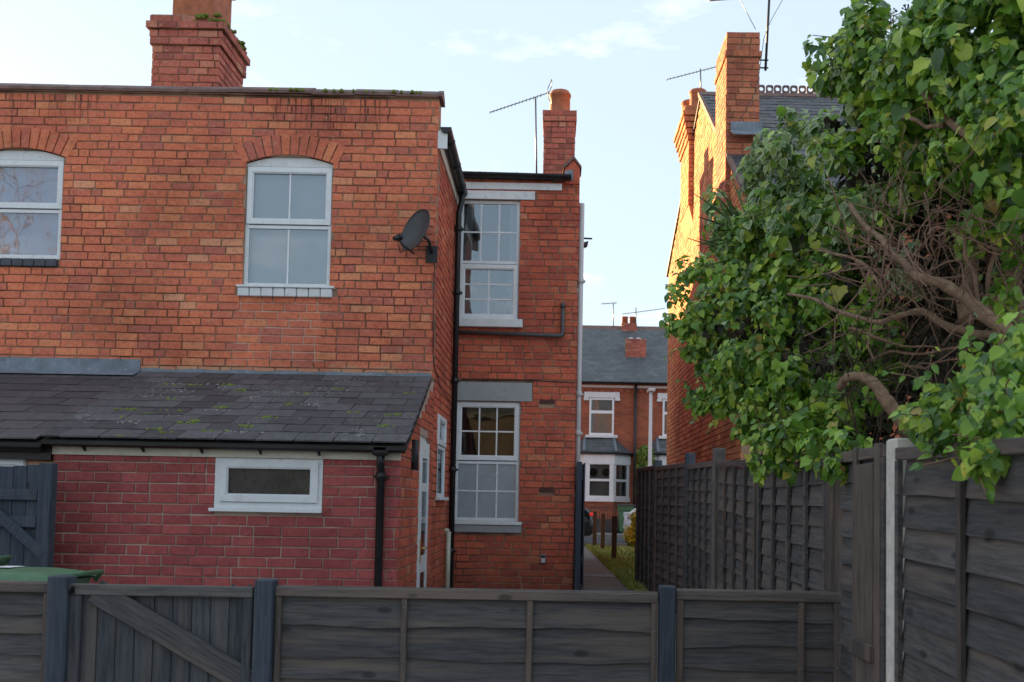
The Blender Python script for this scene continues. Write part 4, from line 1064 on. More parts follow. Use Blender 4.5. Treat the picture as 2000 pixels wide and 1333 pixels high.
# crested ridge tiles with round holes
RT = .137*2
x = XH-.02; i = 0
while x < XH+3.4:
    m = MB(); z = AZ-.01; w = RT-.006
    m.prism([(x,AY-.16,z-.075),(x,AY,z+.045),(x,AY+.16,z-.075),(x,AY+.15,z-.09),(x,AY,z+.02),(x,AY-.15,z-.09)], (w,0,0))
    if x > XH+.5:
        for h in range(2):          # pierced crest: square block with a round hole
            cx = x+w*(.25+.5*h); cz = z+.105; hr = .036; hs = .062; N = 16
            out = []
            for t in range(N):
                a = 2*math.pi*t/N; c, s = math.cos(a), math.sin(a); kk = min(hs/max(abs(c),1e-6), .068/max(abs(s),1e-6), .078); out.append((c*kk, s*kk))
            b = len(m.v)
            for yy in (AY-.012, AY+.012):
                for (u, v) in out: m.v.append((cx+u, yy, cz+v))
                for t in range(N): m.v.append((cx+hr*math.cos(2*math.pi*t/N), yy, cz+hr*math.sin(2*math.pi*t/N)))
            for t in range(N):
                u = (t+1) % N
                m.face((b+t,b+u,b+N+u,b+N+t)); m.face((b+2*N+u,b+2*N+t,b+3*N+t,b+3*N+u)); m.face((b+u,b+t,b+2*N+t,b+2*N+u)); m.face((b+N+t,b+N+u,b+3*N+u,b+3*N+t))
    m.build('ridge_tile', M_coping, rh); x += RT
# verge tiles on the near slope
m = MB(); m.prism([(XH-.06,AY,AZ+.03),(XH-.06,NY-.2,z0+.03),(XH-.06,NY-.2,z0-.05),(XH-.06,AY,AZ-.05)], (.05,0,0)); m.build('verge', M_coping, rh)
# near stack
s1 = at(1427,62,13.5); s2 = at(1487,62,13.5); zb1 = at(1430,248,13.5).z
st1 = chimney(rh, XH-.07, s2.x-.02, 13.5, 14.42, zb1-1.6, s1.z, M_bricks, [(s1.z-.36,s1.z-.27,.022)], seed=7, mort=M_mortar_w)
m = MB(); m.box(XH-.01, s2.x+.01, 13.455, 13.5, zb1-.06, zb1+.06); m.prism([(XH-.01,13.30,zb1-.18),(s2.x+.04,13.30,zb1-.18),(s2.x+.04,13.5,zb1-.05),(XH-.01,13.5,zb1-.05)], (0,0,.02)); m.build('flashing', M_lead, st1)
# far corbelled stack on the flank
st2z = at(1345,207,17.2).z
bands = [(st2z-.10,st2z,.09),(st2z-.19,st2z-.10,.125),(st2z-.29,st2z-.19,.10),(st2z-.39,st2z-.29,.075),(st2z-.49,st2z-.39,.05),(st2z-.59,st2z-.49,.025)]
st2 = chimney(rh, XH-.09, XH+.42, 17.25, 18.4, st2z-1.75, st2z, M_brick3, bands, seed=8, mort=M_mortar_w, faces='-y-x')
m = MB(); m.prism([(XH-.08,17.25,st2z-1.76),(XH+.02,17.25,st2z-2.15),(XH+.02,17.25,st2z-1.76)], (0,1.15,0)); m.build('corbel', M_brick3, st2)
for (dx, yy, r) in ((.10,17.55,.15),(.02,18.05,.15)):
    m = MB(); m.lathe([(r*1.1,st2z-.02),(r,st2z+.05),(r*.93,st2z+.33),(r*1.06,st2z+.35),(r*1.06,st2z+.40),(r*.9,st2z+.42)], XH+dx, yy, 18); m.build('chimney_pot', M_pot, st2)
aerial('tv aerial pointing left above the corbelled chimney of the right house', at(1369,180,17.6), at(1368,135,17.6), at(1410,128,17.6), at(1302,156,17.6), 14, .15)
am = thing('aerial_mast', 'tall thin aerial mast bracketed to the sunlit brick chimney', 'aerial')
q0, q1 = at(1495,138,13.75), at(1506,-70,13.75)
m = MB(); m.tube([q0, q1], .018, 8); m.build('mast', M_blackdull, am)
for zz in (at(1495,118,13.75).z, at(1495,133,13.75).z):
    m = MB(); m.tube([(s2.x-.02,13.75,zz),(q0.x+.04,13.75,zz)], .012, 6); m.build('bracket', M_blackdull, am)
m = MB(); b0, b1 = at(1385,2,13.75), at(1560,-12,13.75); m.tube([b0,b1], .01, 6); m.build('boom', M_aerial, am)
for i in range(14):
    c = b0+(b1-b0)*i/13; m = MB(); m.tube([c-Vector((0,.1,.05)), c+Vector((0,.1,.05))], .004, 5); m.build('element', M_aerial, am)
m = MB(); m.tube([at(1440,-10,13.4), at(1476,58,13.45)], .005, 5); m.tube([at(1533,-8,13.4),at(1506,40,13.4),at(1492,75,13.4),at(1486,120,13.45),at(1478,180,13.46),at(1442,240,13.46)], .005, 5); m.build('wire', M_aerial, am)

# ------------------------------------------------------------------ street beyond the passage
def far_brick():
    t = NT('far facade brick', .9, .2); P = t.pos(); x, y, z = t.xyz(P)
    cmb = t.n.new('ShaderNodeCombineXYZ'); t.l.new(x, cmb.inputs[0]); t.l.new(z, cmb.inputs[1])
    b = t.n.new('ShaderNodeTexBrick'); t.l.new(cmb.outputs[0], b.inputs['Vector']); b.inputs['Scale'].default_value = 1; b.inputs['Brick Width'].default_value = .235; b.inputs['Row Height'].default_value = .085
    b.inputs['Mortar Size'].default_value = .008; b.inputs['Color1'].default_value = (.40,.115,.06,1); b.inputs['Color2'].default_value = (.27,.075,.045,1); b.inputs['Mortar'].default_value = (.20,.12,.085,1)
    t.col(t.mix(1, b.outputs[0], t.ramp(t.noise(P, 1.2, 4), [(.3,(.75,.75,.75)),(.7,(1.15,1.15,1.15))]), 'MULTIPLY')); t.bump(b.outputs['Fac'], -.5, .01); return t.m
M_far = far_brick()
def far_slate():
    t = NT('far slate', .6, .4); P = t.pos(); x, y, z = t.xyz(P)
    cmb = t.n.new('ShaderNodeCombineXYZ'); t.l.new(x, cmb.inputs[0]); t.l.new(z, cmb.inputs[1])
    b = t.n.new('ShaderNodeTexBrick'); t.l.new(cmb.outputs[0], b.inputs['Vector']); b.inputs['Scale'].default_value = 1; b.inputs['Brick Width'].default_value = .27; b.inputs['Row Height'].default_value = .13
    b.inputs['Mortar Size'].default_value = .006; b.inputs['Color1'].default_value = (.065,.072,.078,1); b.inputs['Color2'].default_value = (.10,.11,.115,1); b.inputs['Mortar'].default_value = (.03,.032,.035,1)
    t.col(t.mix(t.math('MULTIPLY', t.maprange(t.noise(P, 2.5, 5, .7), .5, .7), .35), b.outputs[0], (.2,.21,.2))); t.bump(b.outputs['Fac'], -.5, .02); return t.m
M_fslate = far_slate()
YH = 37.; ZEV = at(1180,749,YH).z; RYH = 41.; RZ = at(1180,642,RYH).z; GZ = 1.05
def terraced(x0, x1, wx, bx, label, detail, group='terraced houses across the street'):
    t = thing('terraced_house', label, 'house', group)
    m = MB(); m.box(x0, x1, YH, RYH+4, .3, ZEV); m.prism([(x0,YH,ZEV),(x0,RYH,RZ-.06),(x0,RYH+4,ZEV)], (x1-x0,0,0)); m.build('wall', M_far, t)
    m = MB(); m.prism([(x0,YH-.25,ZEV-.05),(x0,RYH,RZ),(x0,RYH,RZ+.06),(x0,YH-.25,ZEV+.03)], (x1-x0,0,0)); r = m.build('roof', M_fslate, t)
    m = MB(); m.prism([(x0,RYH,RZ),(x0,RYH+4.2,ZEV-.05),(x0,RYH+4.2,ZEV+.03),(x0,RYH,RZ+.06)], (x1-x0,0,0)); m.build('roof_back', M_fslate, t)
    m = MB(); m.prism([(x0,RYH-.18,RZ-.06),(x0,RYH,RZ+.12),(x0,RYH+.18,RZ-.06)], (x1-x0,0,0)); m.build('ridge', M_coping, r)
    m = MB(); m.box(x0, x1, YH-.03, YH-.001, ZEV-.16, ZEV-.07); m.build('fascia', M_white, t)
    gutter(t, (x0,YH-.30,ZEV+.02), (x1,YH-.30,ZEV+.02), .07, M_black, 0)
    m = MB(); 
    for i in range(int((x1-x0)/.24)): m.box(x0+i*.24+.02, x0+i*.24+.14, YH-.06, YH-.002, ZEV-.34, ZEV-.2)
    m.build('dentil_course', M_far, t)
    if not detail: return t
    # upper window
    w, h = .92, at(1175,778,YH).z-at(1175,850,YH).z; zb = at(1175,850,YH).z
    f = MB(); ring(f, wx-w/2, wx+w/2, zb, zb+h, .07, YH-.05, YH-.002); f.box(wx-w/2+.07, wx+w/2-.07, YH-.05, YH-.002, zb+h*.58, zb+h*.66); fo = f.build('window', M_upvc, t)
    for (a, b) in ((zb+.07, zb+h*.58), (zb+h*.66, zb+h-.07)):
        q = MB(); q.box(wx-w/2+.07, wx+w/2-.07, YH-.02, YH-.014, a, b); q.build('pane', M_glassd, fo)
        q = MB(); q.box(wx-w/2+.07, wx+w/2-.07, YH-.010, YH-.006, a, b); q.build('net_curtain', M_curt, fo)
    q = MB(); q.bbox(wx-w/2-.14, wx+w/2+.14, YH-.12, YH-.002, zb-.11, zb-.004, .01); q.build('sill', M_white, fo)
    q = MB(); q.bbox(wx-w/2-.20, wx+w/2+.20, YH-.09, YH-.002, zb+h+.004, zb+h+.22, .01); q.bbox(wx-w/2-.22, wx-w/2-.02, YH-.091, YH-.002, zb+h-.10, zb+h+.003, .01); q.bbox(wx+w/2+.02, wx+w/2+.22, YH-.091, YH-.002, zb+h-.10, zb+h+.003, .01); q.build('lintel', M_white, fo)
    # bay window
    yb = YH-.85; z0, z1 = at(1171,980,yb).z, at(1171,884,yb).z
    fwid, bwid = .50, 1.12
    pl = [(bx-bwid,YH),(bx-fwid,yb),(bx+fwid,yb),(bx+bwid,YH)]
    b = MB(); b.prism([(p[0],p[1],GZ-.2) for p in pl], (0,0,z0+.02-GZ+.2)); bay = b.build('bay', M_far, t)
    b = MB(); e = 1.06
    pe = [(bx+(p[0]-bx)*e, YH+(p[1]-YH)*e) for p in pl]
    b.prism([(p[0],p[1],z0) for p in pe], (0,0,.16)); b.build('bay_sill', M_upvc, bay); b = MB(); b.prism([(p[0],p[1],z1-.42) for p in pe], (0,0,.42)); b.build('bay_cornice', M_upvc, bay)
    for i in range(3):
        pa, pb = Vector(pl[i]), Vector(pl[i+1]); d = (pb-pa); L = d.length; an = math.atan2(d.y, d.x)
        q = MB(); ring(q, .0, L, z0+.16, z1-.42, .14, -.03, .05, .05, .02); q.box(.14, L-.14, -.02, .04, z0+.16+(z1-z0-.58)*.48, z0+.16+(z1-z0-.58)*.55); q.build('bay_frame', M_upvc, bay, (pa.x,pa.y,0), (0,0,an))
        for (u, v) in ((.0,.48),(.55,1.)):
            q = MB(); H = z1-z0-.58; q.box(.14, L-.14, .012, .018, z0+.17+H*u, z0+.16+H*v); q.build('pane', M_glassd, bay, (pa.x,pa.y,0), (0,0,an))
            if i != 1:
                q = MB(); q.box(.14, L-.14, .03, .036, z0+.17+H*u, z0+.16+H*v); q.build('net_curtain', M_curt, bay, (pa.x,pa.y,0), (0,0,an))
    q = MB(); q.box(bx-.5, bx+.5, YH-.12, YH-.10, z0, z1); q.build('dark_room', M_room, bay)
    for cx in (-.22,.24):
        q = MB(); q.tube([(bx+cx,yb+.10,z1-.72),(bx+cx,yb+.13,z1-.72)], .15, 14); q.build('blind_dot', M_dark, bay)
    q = MB(); q.box(bx-.46,bx+.46,yb+.14,yb+.145,z0+.2,z1-.4); q.build('window_blind', M_blind, bay)
    top = at(1171,856,YH).z
    e = 1.16; pe = [(bx+(p[0]-bx)*e, YH+(p[1]-YH)*e) for p in pl]; a_, b_ = (bx-.55,YH-.02,top), (bx+.55,YH-.02,top)
    q = MB(); q.quad((*pe[0],z1), (*pe[1],z1), a_, a_); q.quad((*pe[1],z1), (*pe[2],z1), b_, a_); q.quad((*pe[2],z1), (*pe[3],z1), b_, b_); q.poly([(*p,z1-.002) for p in reversed(pe)])
    br_ = q.build('bay_roof', M_fslate, bay)
    for (p, s_) in ((pe[1],a_),(pe[2],b_)):
        q = MB(); q.tube([(*p,z1+.03), (s_[0],s_[1],s_[2]+.02)], .06, 6); q.build('hip', M_lead, br_)
    q = MB(); q.tube([(p[0],p[1],z1-.02) for p in pe], .05, 6); q.build('bay_gutter', M_black, bay)
    return t
xb1 = at(1171,930,YH-.85).x; xw1 = at(1175,810,YH).x; xs = at(1246,860,YH).x
tA = terraced(xs-6, xs, xw1, xb1, 'terraced house opposite with full white bay window seen through the gap', True)
tB = terraced(xs+.002, xs+6, at(1318,810,YH).x, at(1316,930,YH-.85).x, 'terraced house opposite whose bay is mostly hidden behind the tall fence', True)
for i in range(3): terraced(xs-6*(i+2)-.004*(i+1), xs-6*(i+1)-.004*(i+1), 0, 0, 'unseen terraced house opposite, %s beyond the full white bay house' % ('first','second','third')[i], False)  # added out of view so the row shades the lower right gable
pipe(tA, [(xs-.12,YH-.1,ZEV-.02),(xs-.12,YH-.1,.9)], .05, M_blackdull)
# chimneys of the row
cz0 = at(1226,640,RYH).z; cx0, cx1 = at(1213,630,RYH).x, at(1243,630,RYH).x
c3 = chimney(tA, cx0, cx1, RYH-.3, RYH+.3, RZ-.4, at(1226,634,RYH).z, M_brickc, [], seed=9, singles=0, faces='-y')
for xx in (cx0+.16, cx1-.16):
    m = MB(); z = at(1226,634,RYH).z; m.lathe([(.13,z-.02),(.12,z+.26),(.14,z+.27),(.14,z+.31)], xx, RYH, 14); m.build('chimney_pot', M_pot, c3)
ysl = 39.; 
c4 = chimney(tA, at(1222,680,38.6).x, at(1262,680,38.6).x, 38.6, 39.2, at(1240,700,38.6).z-.3, at(1240,662,38.6).z, M_brickc, [], seed=10, singles=0, faces='-y+x')
for xx in (.22,.52):
    m = MB(); z = at(1240,662,38.6).z; m.lathe([(.1,z-.01),(.09,z+.08),(.03,z+.1)], at(1222,680,38.6).x+xx, 38.9, 10); m.build('chimney_cap', M_pipew, c4)
aerial('short tv aerial left of the pots on the far roof', at(1198,641,41), at(1198,592,41), at(1205,592,41), at(1174,594,41), 6, .3, .02, None, False, .016)
aerial('wide tv aerial right of the pots on the far roof', at(1242,636,40.9), at(1242,601,40.9), at(1215,614,40.9), at(1298,603,40.9), 5, .2, .02, None, False, .014)
# garden wall, railings, hedge, far bin
m = MB(); m.box(-30,40,34.62,34.85,.42,1.02); fw_ = m.build('garden_wall', plain('dark wall', (.07,.066,.066), .9, .2, 3, bump=.4)); tag(fw_, 'low dark garden wall along the far pavement in front of the bay window', 'wall')
m = MB(); m.quad((-40,34.85,GZ-.05),(40,34.85,GZ-.05),(40,37,GZ-.05),(-40,37,GZ-.05)); struct(m.build('front_gardens', M_conc2))
rl = thing('railings', 'thin dark metal railings on the low wall below the bay window', 'railings')
xa, xb_ = at(1150,990,34.7).x, at(1213,990,34.7).x
for z in (1.08,1.40):
    m = MB(); m.box(xa,xb_,34.72,34.74,z,z+.02); m.build('rail', M_blackdull, rl)
for i in range(13):
    m = MB(); X = xa+(xb_-xa)*i/12; m.tube([(X,34.73,1.02),(X,34.73,1.5)], .009, 5); m.build('bar', M_blackdull, rl)
wheelie('green wheelie bin with dark lid beside the far bay window', (at(1222,995,34.3).x,34.25,.538), 0, M_binG, M_binD, sc=1.0)
def leafcol(name, stops, rough=.45, trans=.25, var=None):
    t = NT(name, rough, .45); r = t.rnd(True); c = t.ramp(r, stops)
    c = t.mix(1, c, t.ramp(t.noise(t.pos(), 5, 3), [(.3,(.62,.68,.6)),(.7,(1.5,1.42,1.3))]), 'MULTIPLY')
    if var:
        a = t.n.new('ShaderNodeAttribute'); a.attribute_name = 'rim'
        v = t.math('ADD', a.outputs['Fac'], t.math('MULTIPLY', t.math('SUBTRACT', t.noise(t.pos(), 90, 2), .5), .9))
        c = t.mix(t.math('MULTIPLY', t.maprange(v, .74, .98), .75), c, var)
    t.col(c)
    tr = t.n.new('ShaderNodeBsdfTranslucent'); t.l.new(c, tr.inputs['Color']); m_ = t.n.new('ShaderNodeMixShader'); m_.inputs[0].default_value = trans
    t.l.new(t.p.outputs[0], m_.inputs[1]); t.l.new(tr.outputs[0], m_.inputs[2]); t.l.new(m_.outputs[0], t.out.inputs[0]); return t.m
M_ivy = leafcol('ivy leaf', [(0,(.050,.120,.024)),(.22,(.095,.21,.032)),(.5,(.17,.33,.042)),(.8,(.29,.45,.055)),(.95,(.44,.54,.075)),(.985,(.50,.46,.085)),(1,(.34,.19,.07))], .24, .36)
M_ivyv = leafcol('ivy leaf variegated', [(0,(.10,.18,.065)),(.5,(.17,.27,.085)),(1,(.27,.36,.11))], .36, .3, (.62,.63,.42))
M_hedge = leafcol('hedge leaf', [(0,(.07,.12,.015)),(1,(.17,.24,.03))], .6)
M_yellow = leafcol('yellow shrub leaf', [(0,(.20,.22,.03)),(.4,(.55,.40,.03)),(1,(.70,.48,.05))], .6)
M_bark = plain('bark pinkish brown', (.25,.16,.10), .9, .4, 26, bump=1.0, dirt=(.12,.08,.05))
M_twig = plain('twig brown', (.20,.115,.075), .85, .3, 18)
M_dead = plain('dead stems', (.075,.05,.034), .95, .4, 14)
LOBED = [(0,.04),(.18,-.06),(.40,.02),(.40,.22),(.50,.40),(.33,.52),(.20,.74),(0,1)]
OVATE = [(0,0),(.17,.0),(.33,.14),(.38,.34),(.30,.58),(.15,.82),(0,1)]
def leaf_template(half, fold=.20, droop=.18):
    out = half + [(-x, y) for x, y in reversed(half[1:-1])]
    pts = [(0,.36,0)] + [(x, y, fold*abs(x)-droop*y*y) for x, y in out]
    n = len(out); tris = [(0, 1+i, 1+(i+1) % n) for i in range(n)]
    return pts, tris
TPL = [leaf_template(LOBED), leaf_template(OVATE), leaf_template(LOBED, -.12, .3), leaf_template(OVATE, .3, .05)]
def leaf_mesh(k, mat):
    pts, tris = TPL[k]; me = bpy.data.meshes.new('leaf'); me.from_pydata(pts, [], tris); me.materials.append(mat); me.polygons.foreach_set('use_smooth', [True]*len(tris))
    a = me.attributes.new('rim', 'FLOAT', 'POINT'); a.data.foreach_set('value', [0.]+[1.]*(len(pts)-1)); return me
def foliage_mesh(name, leaves, mat, parent):
    V, F, A = [], [], []
    for (p, mx, s, k) in leaves:
        pts, tris = TPL[k]; b = len(V)
        for i, q in enumerate(pts):
            w = p+mx@(Vector(q)*s); V.append((w.x,w.y,w.z)); A.append(0. if i == 0 else 1.)
        F += [(b+i, b+j, b+l) for i, j, l in tris]
    me = bpy.data.meshes.new(name); me.from_pydata(V, [], F); me.materials.append(mat); me.polygons.foreach_set('use_smooth', [True]*len(F))
    a = me.attributes.new('rim', 'FLOAT', 'POINT'); a.data.foreach_set('value', A)
    return link(name, me, parent)
def leaf_frame(nrm, tip):
    nrm = nrm.normalized(); t = tip-nrm*tip.dot(nrm)
    if t.length < 1e-3: t = Vector((1,0,0))-nrm*nrm.x
    t.normalize(); x = t.cross(nrm)
    return Matrix((x, t, nrm)).transposed()
def project(p):
    d = p-Vector((0,0,CZ)); z = d.dot(_fw); return PPX+FPX*(d.dot(_r)/z), PPY-FPX*(d.dot(_u)/z), z
# --- the ivy
ivy = thing('ivy', 'large overgrown ivy with bare tangled branches spilling over the tall fence', 'ivy')
g = random.Random(77)
blobs = [  # px, py, depth, radius m, density, variegated share
 (1345,640,8.6,.17,1,0),(1378,570,8.4,.24,1,.05),(1372,690,8.2,.17,1,0),(1425,620,7.9,.32,1,.05),(1450,730,7.6,.27,1,0),(1385,790,7.7,.12,.9,0),(1420,800,7.4,.09,.7,0),
 (1435,500,7.9,.25,1,.15),(1478,425,7.5,.32,1,.45),(1500,540,7.2,.36,1,.15),(1520,680,6.9,.40,1,.02),(1545,810,6.5,.28,1,0),(1505,785,6.9,.22,1,0),(1575,880,6.2,.12,.8,0),(1540,880,6.3,.10,.7,0),
 (1500,330,7.4,.22,1,.8),(1560,280,7.0,.24,1,.7),(1560,400,6.8,.30,1,.5),(1610,330,6.5,.30,1,.6),(1620,480,6.3,.32,1,.25),(1600,610,6.3,.36,1,.03),(1640,730,5.9,.30,1,0),(1620,850,5.8,.16,.9,0),
 (1655,120,5.9,.17,1,.05),(1680,200,5.7,.26,1,.05),(1690,330,5.5,.24,1,.3),(1745,110,5.5,.28,1,.05),(1800,170,5.2,.28,1,.02),(1780,270,5.2,.24,1,.1),(1835,70,5.2,.28,1,0),(1900,110,4.9,.32,1,0),
 (1960,40,4.8,.36,1,0),(1990,140,4.6,.32,1,0),(1920,200,4.7,.20,.9,0),(1985,230,4.5,.16,.8,0),(1740,390,5.4,.16,.8,.6),(1690,440,5.6,.18,.7,.7),(1765,530,5.1,.08,.5,1),
 (1660,590,5.7,.2,.7,0),(1700,680,5.4,.2,.5,0),(1660,800,5.6,.2,.7,0),(1860,740,4.0,.15,.6,0),(1905,815,3.6,.16,.9,0),(1965,800,3.4,.17,1,0),(1945,855,3.2,.13,1,0),(1890,838,3.4,.11,1,0),(1985,850,3.15,.13,1,0),(1930,895,3.12,.05,1,0),(1850,800,3.9,.10,.6,0),(1985,880,3.1,.04,1,0),
 (1505,890,5.9,.09,.9,0),(1555,890,5.5,.10,1,0),(1570,860,5.5,.14,1,0),(1635,870,4.8,.09,.9,0),(1600,870,5.1,.10,.9,0),(1640,900,4.7,.04,.7,0),
 (2060,100,4.5,.4,1,0),(2080,300,4.3,.4,.9,0),(2080,800,3.4,.3,1,0),(2060,500,4.5,.35,.5,0)]
deep = [(1830,450,5.9,.42),(1930,480,5.6,.42),(1760,560,6.0,.40),(1880,600,5.5,.38),(1720,720,6.0,.38),(1800,760,5.5,.34),(1960,620,5.2,.36),(1650,660,6.4,.42),(1560,600,7.2,.45),(1480,640,7.8,.4),(1900,740,5.0,.3),(1620,440,6.9,.4),(1740,230,6.0,.38),(1860,180,5.6,.38),(1960,330,5.2,.3),(1700,830,5.6,.2),(1850,830,4.8,.2),(1820,320,5.7,.34),(1900,330,5.4,.34),(1750,340,5.9,.3),(1840,250,5.7,.3),(1980,420,5.2,.3)]
camp = Vector((0,0,CZ)); cand = []
for (px_, py_, Y, r, den, vs) in blobs:
    c0 = at(px_, py_, Y); tc_ = (camp-c0).normalized()
    for _ in range(max(3, int(17*den*(r/.3)**1.6))):
        d0 = Vector((g.gauss(0,1), g.gauss(0,1), g.gauss(0,1))).normalized()
        if d0.dot(tc_) < -.2: d0 = (d0-2*d0.dot(tc_)*tc_*g.random()).normalized()
        c = c0+Vector((d0.x*1.1,d0.y*1.2,d0.z))*r*g.uniform(.55,1.08); rc = g.uniform(.06,.125)*min(1.2,(r/.25)**.4)
        sz = g.choice((.8,.9,1.,1.1,1.3)); shp = g.random()
        for i in range(int(g.uniform(40,74)*(rc/.1)**1.7/sz)+6):
            d = Vector((g.gauss(0,1), g.gauss(0,1), g.gauss(0,1))).normalized(); p = c+Vector((d.x,d.y,d.z*1.15))*rc*g.random()**.45
            nrm = d*.5+d0*.35+tc_*.25+Vector((-.1,-.2,.42))+Vector((g.gauss(0,.42), g.gauss(0,.42), g.gauss(0,.4)))
            tip = Vector((g.gauss(0,.45)+d.x*.5, g.gauss(0,.45)+d.y*.4, -1+g.gauss(0,.35)))
            s = (g.uniform(.028,.056) if g.random() < .45 else g.uniform(.05,.096))*sz*(.88 if Y > 6.5 else .88 if Y > 4.2 else .66)
            var = g.random() < vs
            k = g.choice((1,3)) if (var or g.random() < shp*.8) else g.choice((0,2,0))
            cand.append((p, leaf_frame(nrm, tip), s, k, var))
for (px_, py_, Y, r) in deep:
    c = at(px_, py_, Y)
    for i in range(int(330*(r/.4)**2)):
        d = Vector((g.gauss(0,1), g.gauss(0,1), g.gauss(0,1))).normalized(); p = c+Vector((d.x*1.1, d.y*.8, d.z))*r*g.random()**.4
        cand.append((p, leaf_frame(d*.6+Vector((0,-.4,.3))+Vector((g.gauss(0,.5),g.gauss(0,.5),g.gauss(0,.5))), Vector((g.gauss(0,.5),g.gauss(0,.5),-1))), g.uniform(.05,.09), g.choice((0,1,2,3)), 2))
# sprigs that stick out of the outline
sprig_stems = MB()
for i in range(150):
    b = g.choice(blobs[:52]); c = at(b[0], b[1], b[2]); d = Vector((g.gauss(-.35,.8), g.gauss(-.5,.6), g.gauss(.25,.75))).normalized()
    p = c+d*b[3]*.85; L = g.uniform(.10,.26); Q = [p]
    for k in range(6):
        d = (d+Vector((g.gauss(0,.16),g.gauss(0,.16),g.gauss(-.03,.16)))).normalized(); Q.append(Q[-1]+d*L/6)
        s_ = g.uniform(.035,.07)*(1-.06*k); side = Vector((g.gauss(0,1),g.gauss(0,1),g.gauss(0,.6))).normalized()
        cand.append((Q[-1]+side*.01, leaf_frame(side*.5+Vector((-.1,-.6,.5)), side*.8+d*.5+Vector((0,0,-.5))), s_, g.choice((1,3,1,0)), g.random() < b[5]))
    sprig_stems.tube(Q, .0025, 4)
stuff(sprig_stems.build('sprig_stems', M_twig, ivy))
# a few very large single leaves seen in the photograph
for (px_, py_, Y, s) in ((1905,255,4.35,.145),(1735,170,5.1,.15),(1770,200,5.0,.14),(1850,360,4.5,.10),(1640,560,5.5,.11),(1960,905,3.6,.12),(1700,115,5.5,.12),(1915,850,3.75,.10),(1550,700,6.3,.12),(1515,625,6.7,.11)):
    p = at(px_, py_, Y); cand.append((p, leaf_frame(Vector((g.gauss(-.2,.3),-.8,.5)), Vector((g.gauss(0,.4),0,-1))), s, g.choice((0,1)), False))
def front_score(q):
    p, mx, s, k, var = q; x, y, z = project(p)
    if var == 2 or not (1200 < x < 2000 and 0 < y < 1000): return 0
    return s/z*max(0.05, abs((mx.col[2]).dot((camp-p).normalized())))
ordr = sorted(range(len(cand)), key=lambda i: -front_score(cand[i])); big = set(ordr[:300])
LM = {(k, v): leaf_mesh(k, M_ivyv if v else M_ivy) for k in range(4) for v in (False, True)}
M_ivyd = leafcol('inner ivy leaf darkened', [(0,(.012,.010,.005)),(.5,(.022,.024,.010)),(.8,(.05,.03,.015)),(1,(.03,.05,.015))], .7, .1)  # near-black colour paints the shade inside the ivy onto its deep leaves
for i in big:
    p, mx, s, k, v = cand[i]; o_ = link('leaf', LM[(k,v)], ivy); o_.matrix_local = Matrix.Translation(p) @ mx.to_4x4() @ Matrix.Scale(s, 4)
stuff(foliage_mesh('foliage', [c[:4] for i, c in enumerate(cand) if i not in big and not c[4]], M_ivy, ivy))
stuff(foliage_mesh('variegated_foliage', [c[:4] for i, c in enumerate(cand) if i not in big and c[4] == 1], M_ivyv, ivy))
stuff(foliage_mesh('darkened_leaves', [c[:4] for c in cand if c[4] == 2], M_ivyd, ivy))
def branch(pts, r0, r1, mat=M_bark, jit=.012, name='branch'):
    P = [at(*q) for q in pts]; Q = []
    for a, b in zip(P, P[1:]):
        for t in range(4): Q.append(a+(b-a)*(t/4)+Vector((g.gauss(0,jit),g.gauss(0,jit),g.gauss(0,jit))))
    Q.append(P[-1]); n = len(Q)
    for _ in range(2): Q = [Q[0]]+[(Q[i-1]+Q[i]*2+Q[i+1])/4 for i in range(1,n-1)]+[Q[-1]]
    m = MB(); m.tube(Q, [(r0+(r1-r0)*i/(n-1))*g.uniform(.88,1.12) for i in range(n)], 8)
    return m.build(name, mat, ivy)
branch([(2030,680,4.1),(1960,640,4.2),(1900,590,4.35),(1850,560,4.4),(1790,545,4.5),(1750,505,4.7),(1715,465,4.9),(1660,400,5.2)], .034, .012)
branch([(1960,660,4.6),(1920,655,4.6),(1850,640,4.65),(1800,605,4.75),(1760,615,4.85),(1720,635,4.95),(1650,610,5.2),(1590,585,5.5),(1540,575,5.8)], .020, .009)
branch([(1780,850,4.75),(1760,820,4.75),(1735,790,4.8),(1715,750,4.85),(1690,735,4.95),(1655,745,5.1),(1640,760,5.2)], .040, .020)
branch([(1910,285,4.5),(1880,255,4.6),(1850,230,4.75),(1820,210,4.85),(1800,170,5.0),(1785,120,5.1)], .026, .013)
branch([(1850,250,4.75),(1810,245,4.85),(1780,230,4.9),(1740,225,5.1)], .014, .007)
branch([(1885,640,4.9),(1890,560,4.95),(1905,470,5.0),(1915,390,5.0),(1890,330,5.1)], .038, .028)
branch([(1985,640,4.8),(1975,540,4.85),(1990,440,4.9),(1980,360,4.9),(1930,310,5.0)], .045, .03)
branch([(1960,420,4.4),(2010,380,4.2),(2050,360,4.1)], .02, .022)
branch([(1960,690,4.3),(1930,590,4.45),(1935,520,4.5),(1950,450,4.5),(1955,360,4.55)], .012, .006, M_twig)
branch([(1905,610,4.35),(1905,540,4.45),(1880,490,4.5),(1890,420,4.55),(1915,380,4.6)], .011, .006, M_twig)
branch([(1720,560,4.9),(1690,520,5.1),(1650,500,5.3),(1600,490,5.6)], .012, .006)
branch([(1700,700,5.2),(1740,690,5.0),(1800,690,4.9),(1880,680,4.7)], .008, .006, M_twig)
branch([(1660,640,5.0),(1700,655,4.9),(1760,680,4.8),(1840,683,4.7)], .007, .005, M_twig)
branch([(1790,860,4.9),(1790,1000,4.95),(1790,1400,5.0)], .05, .06)
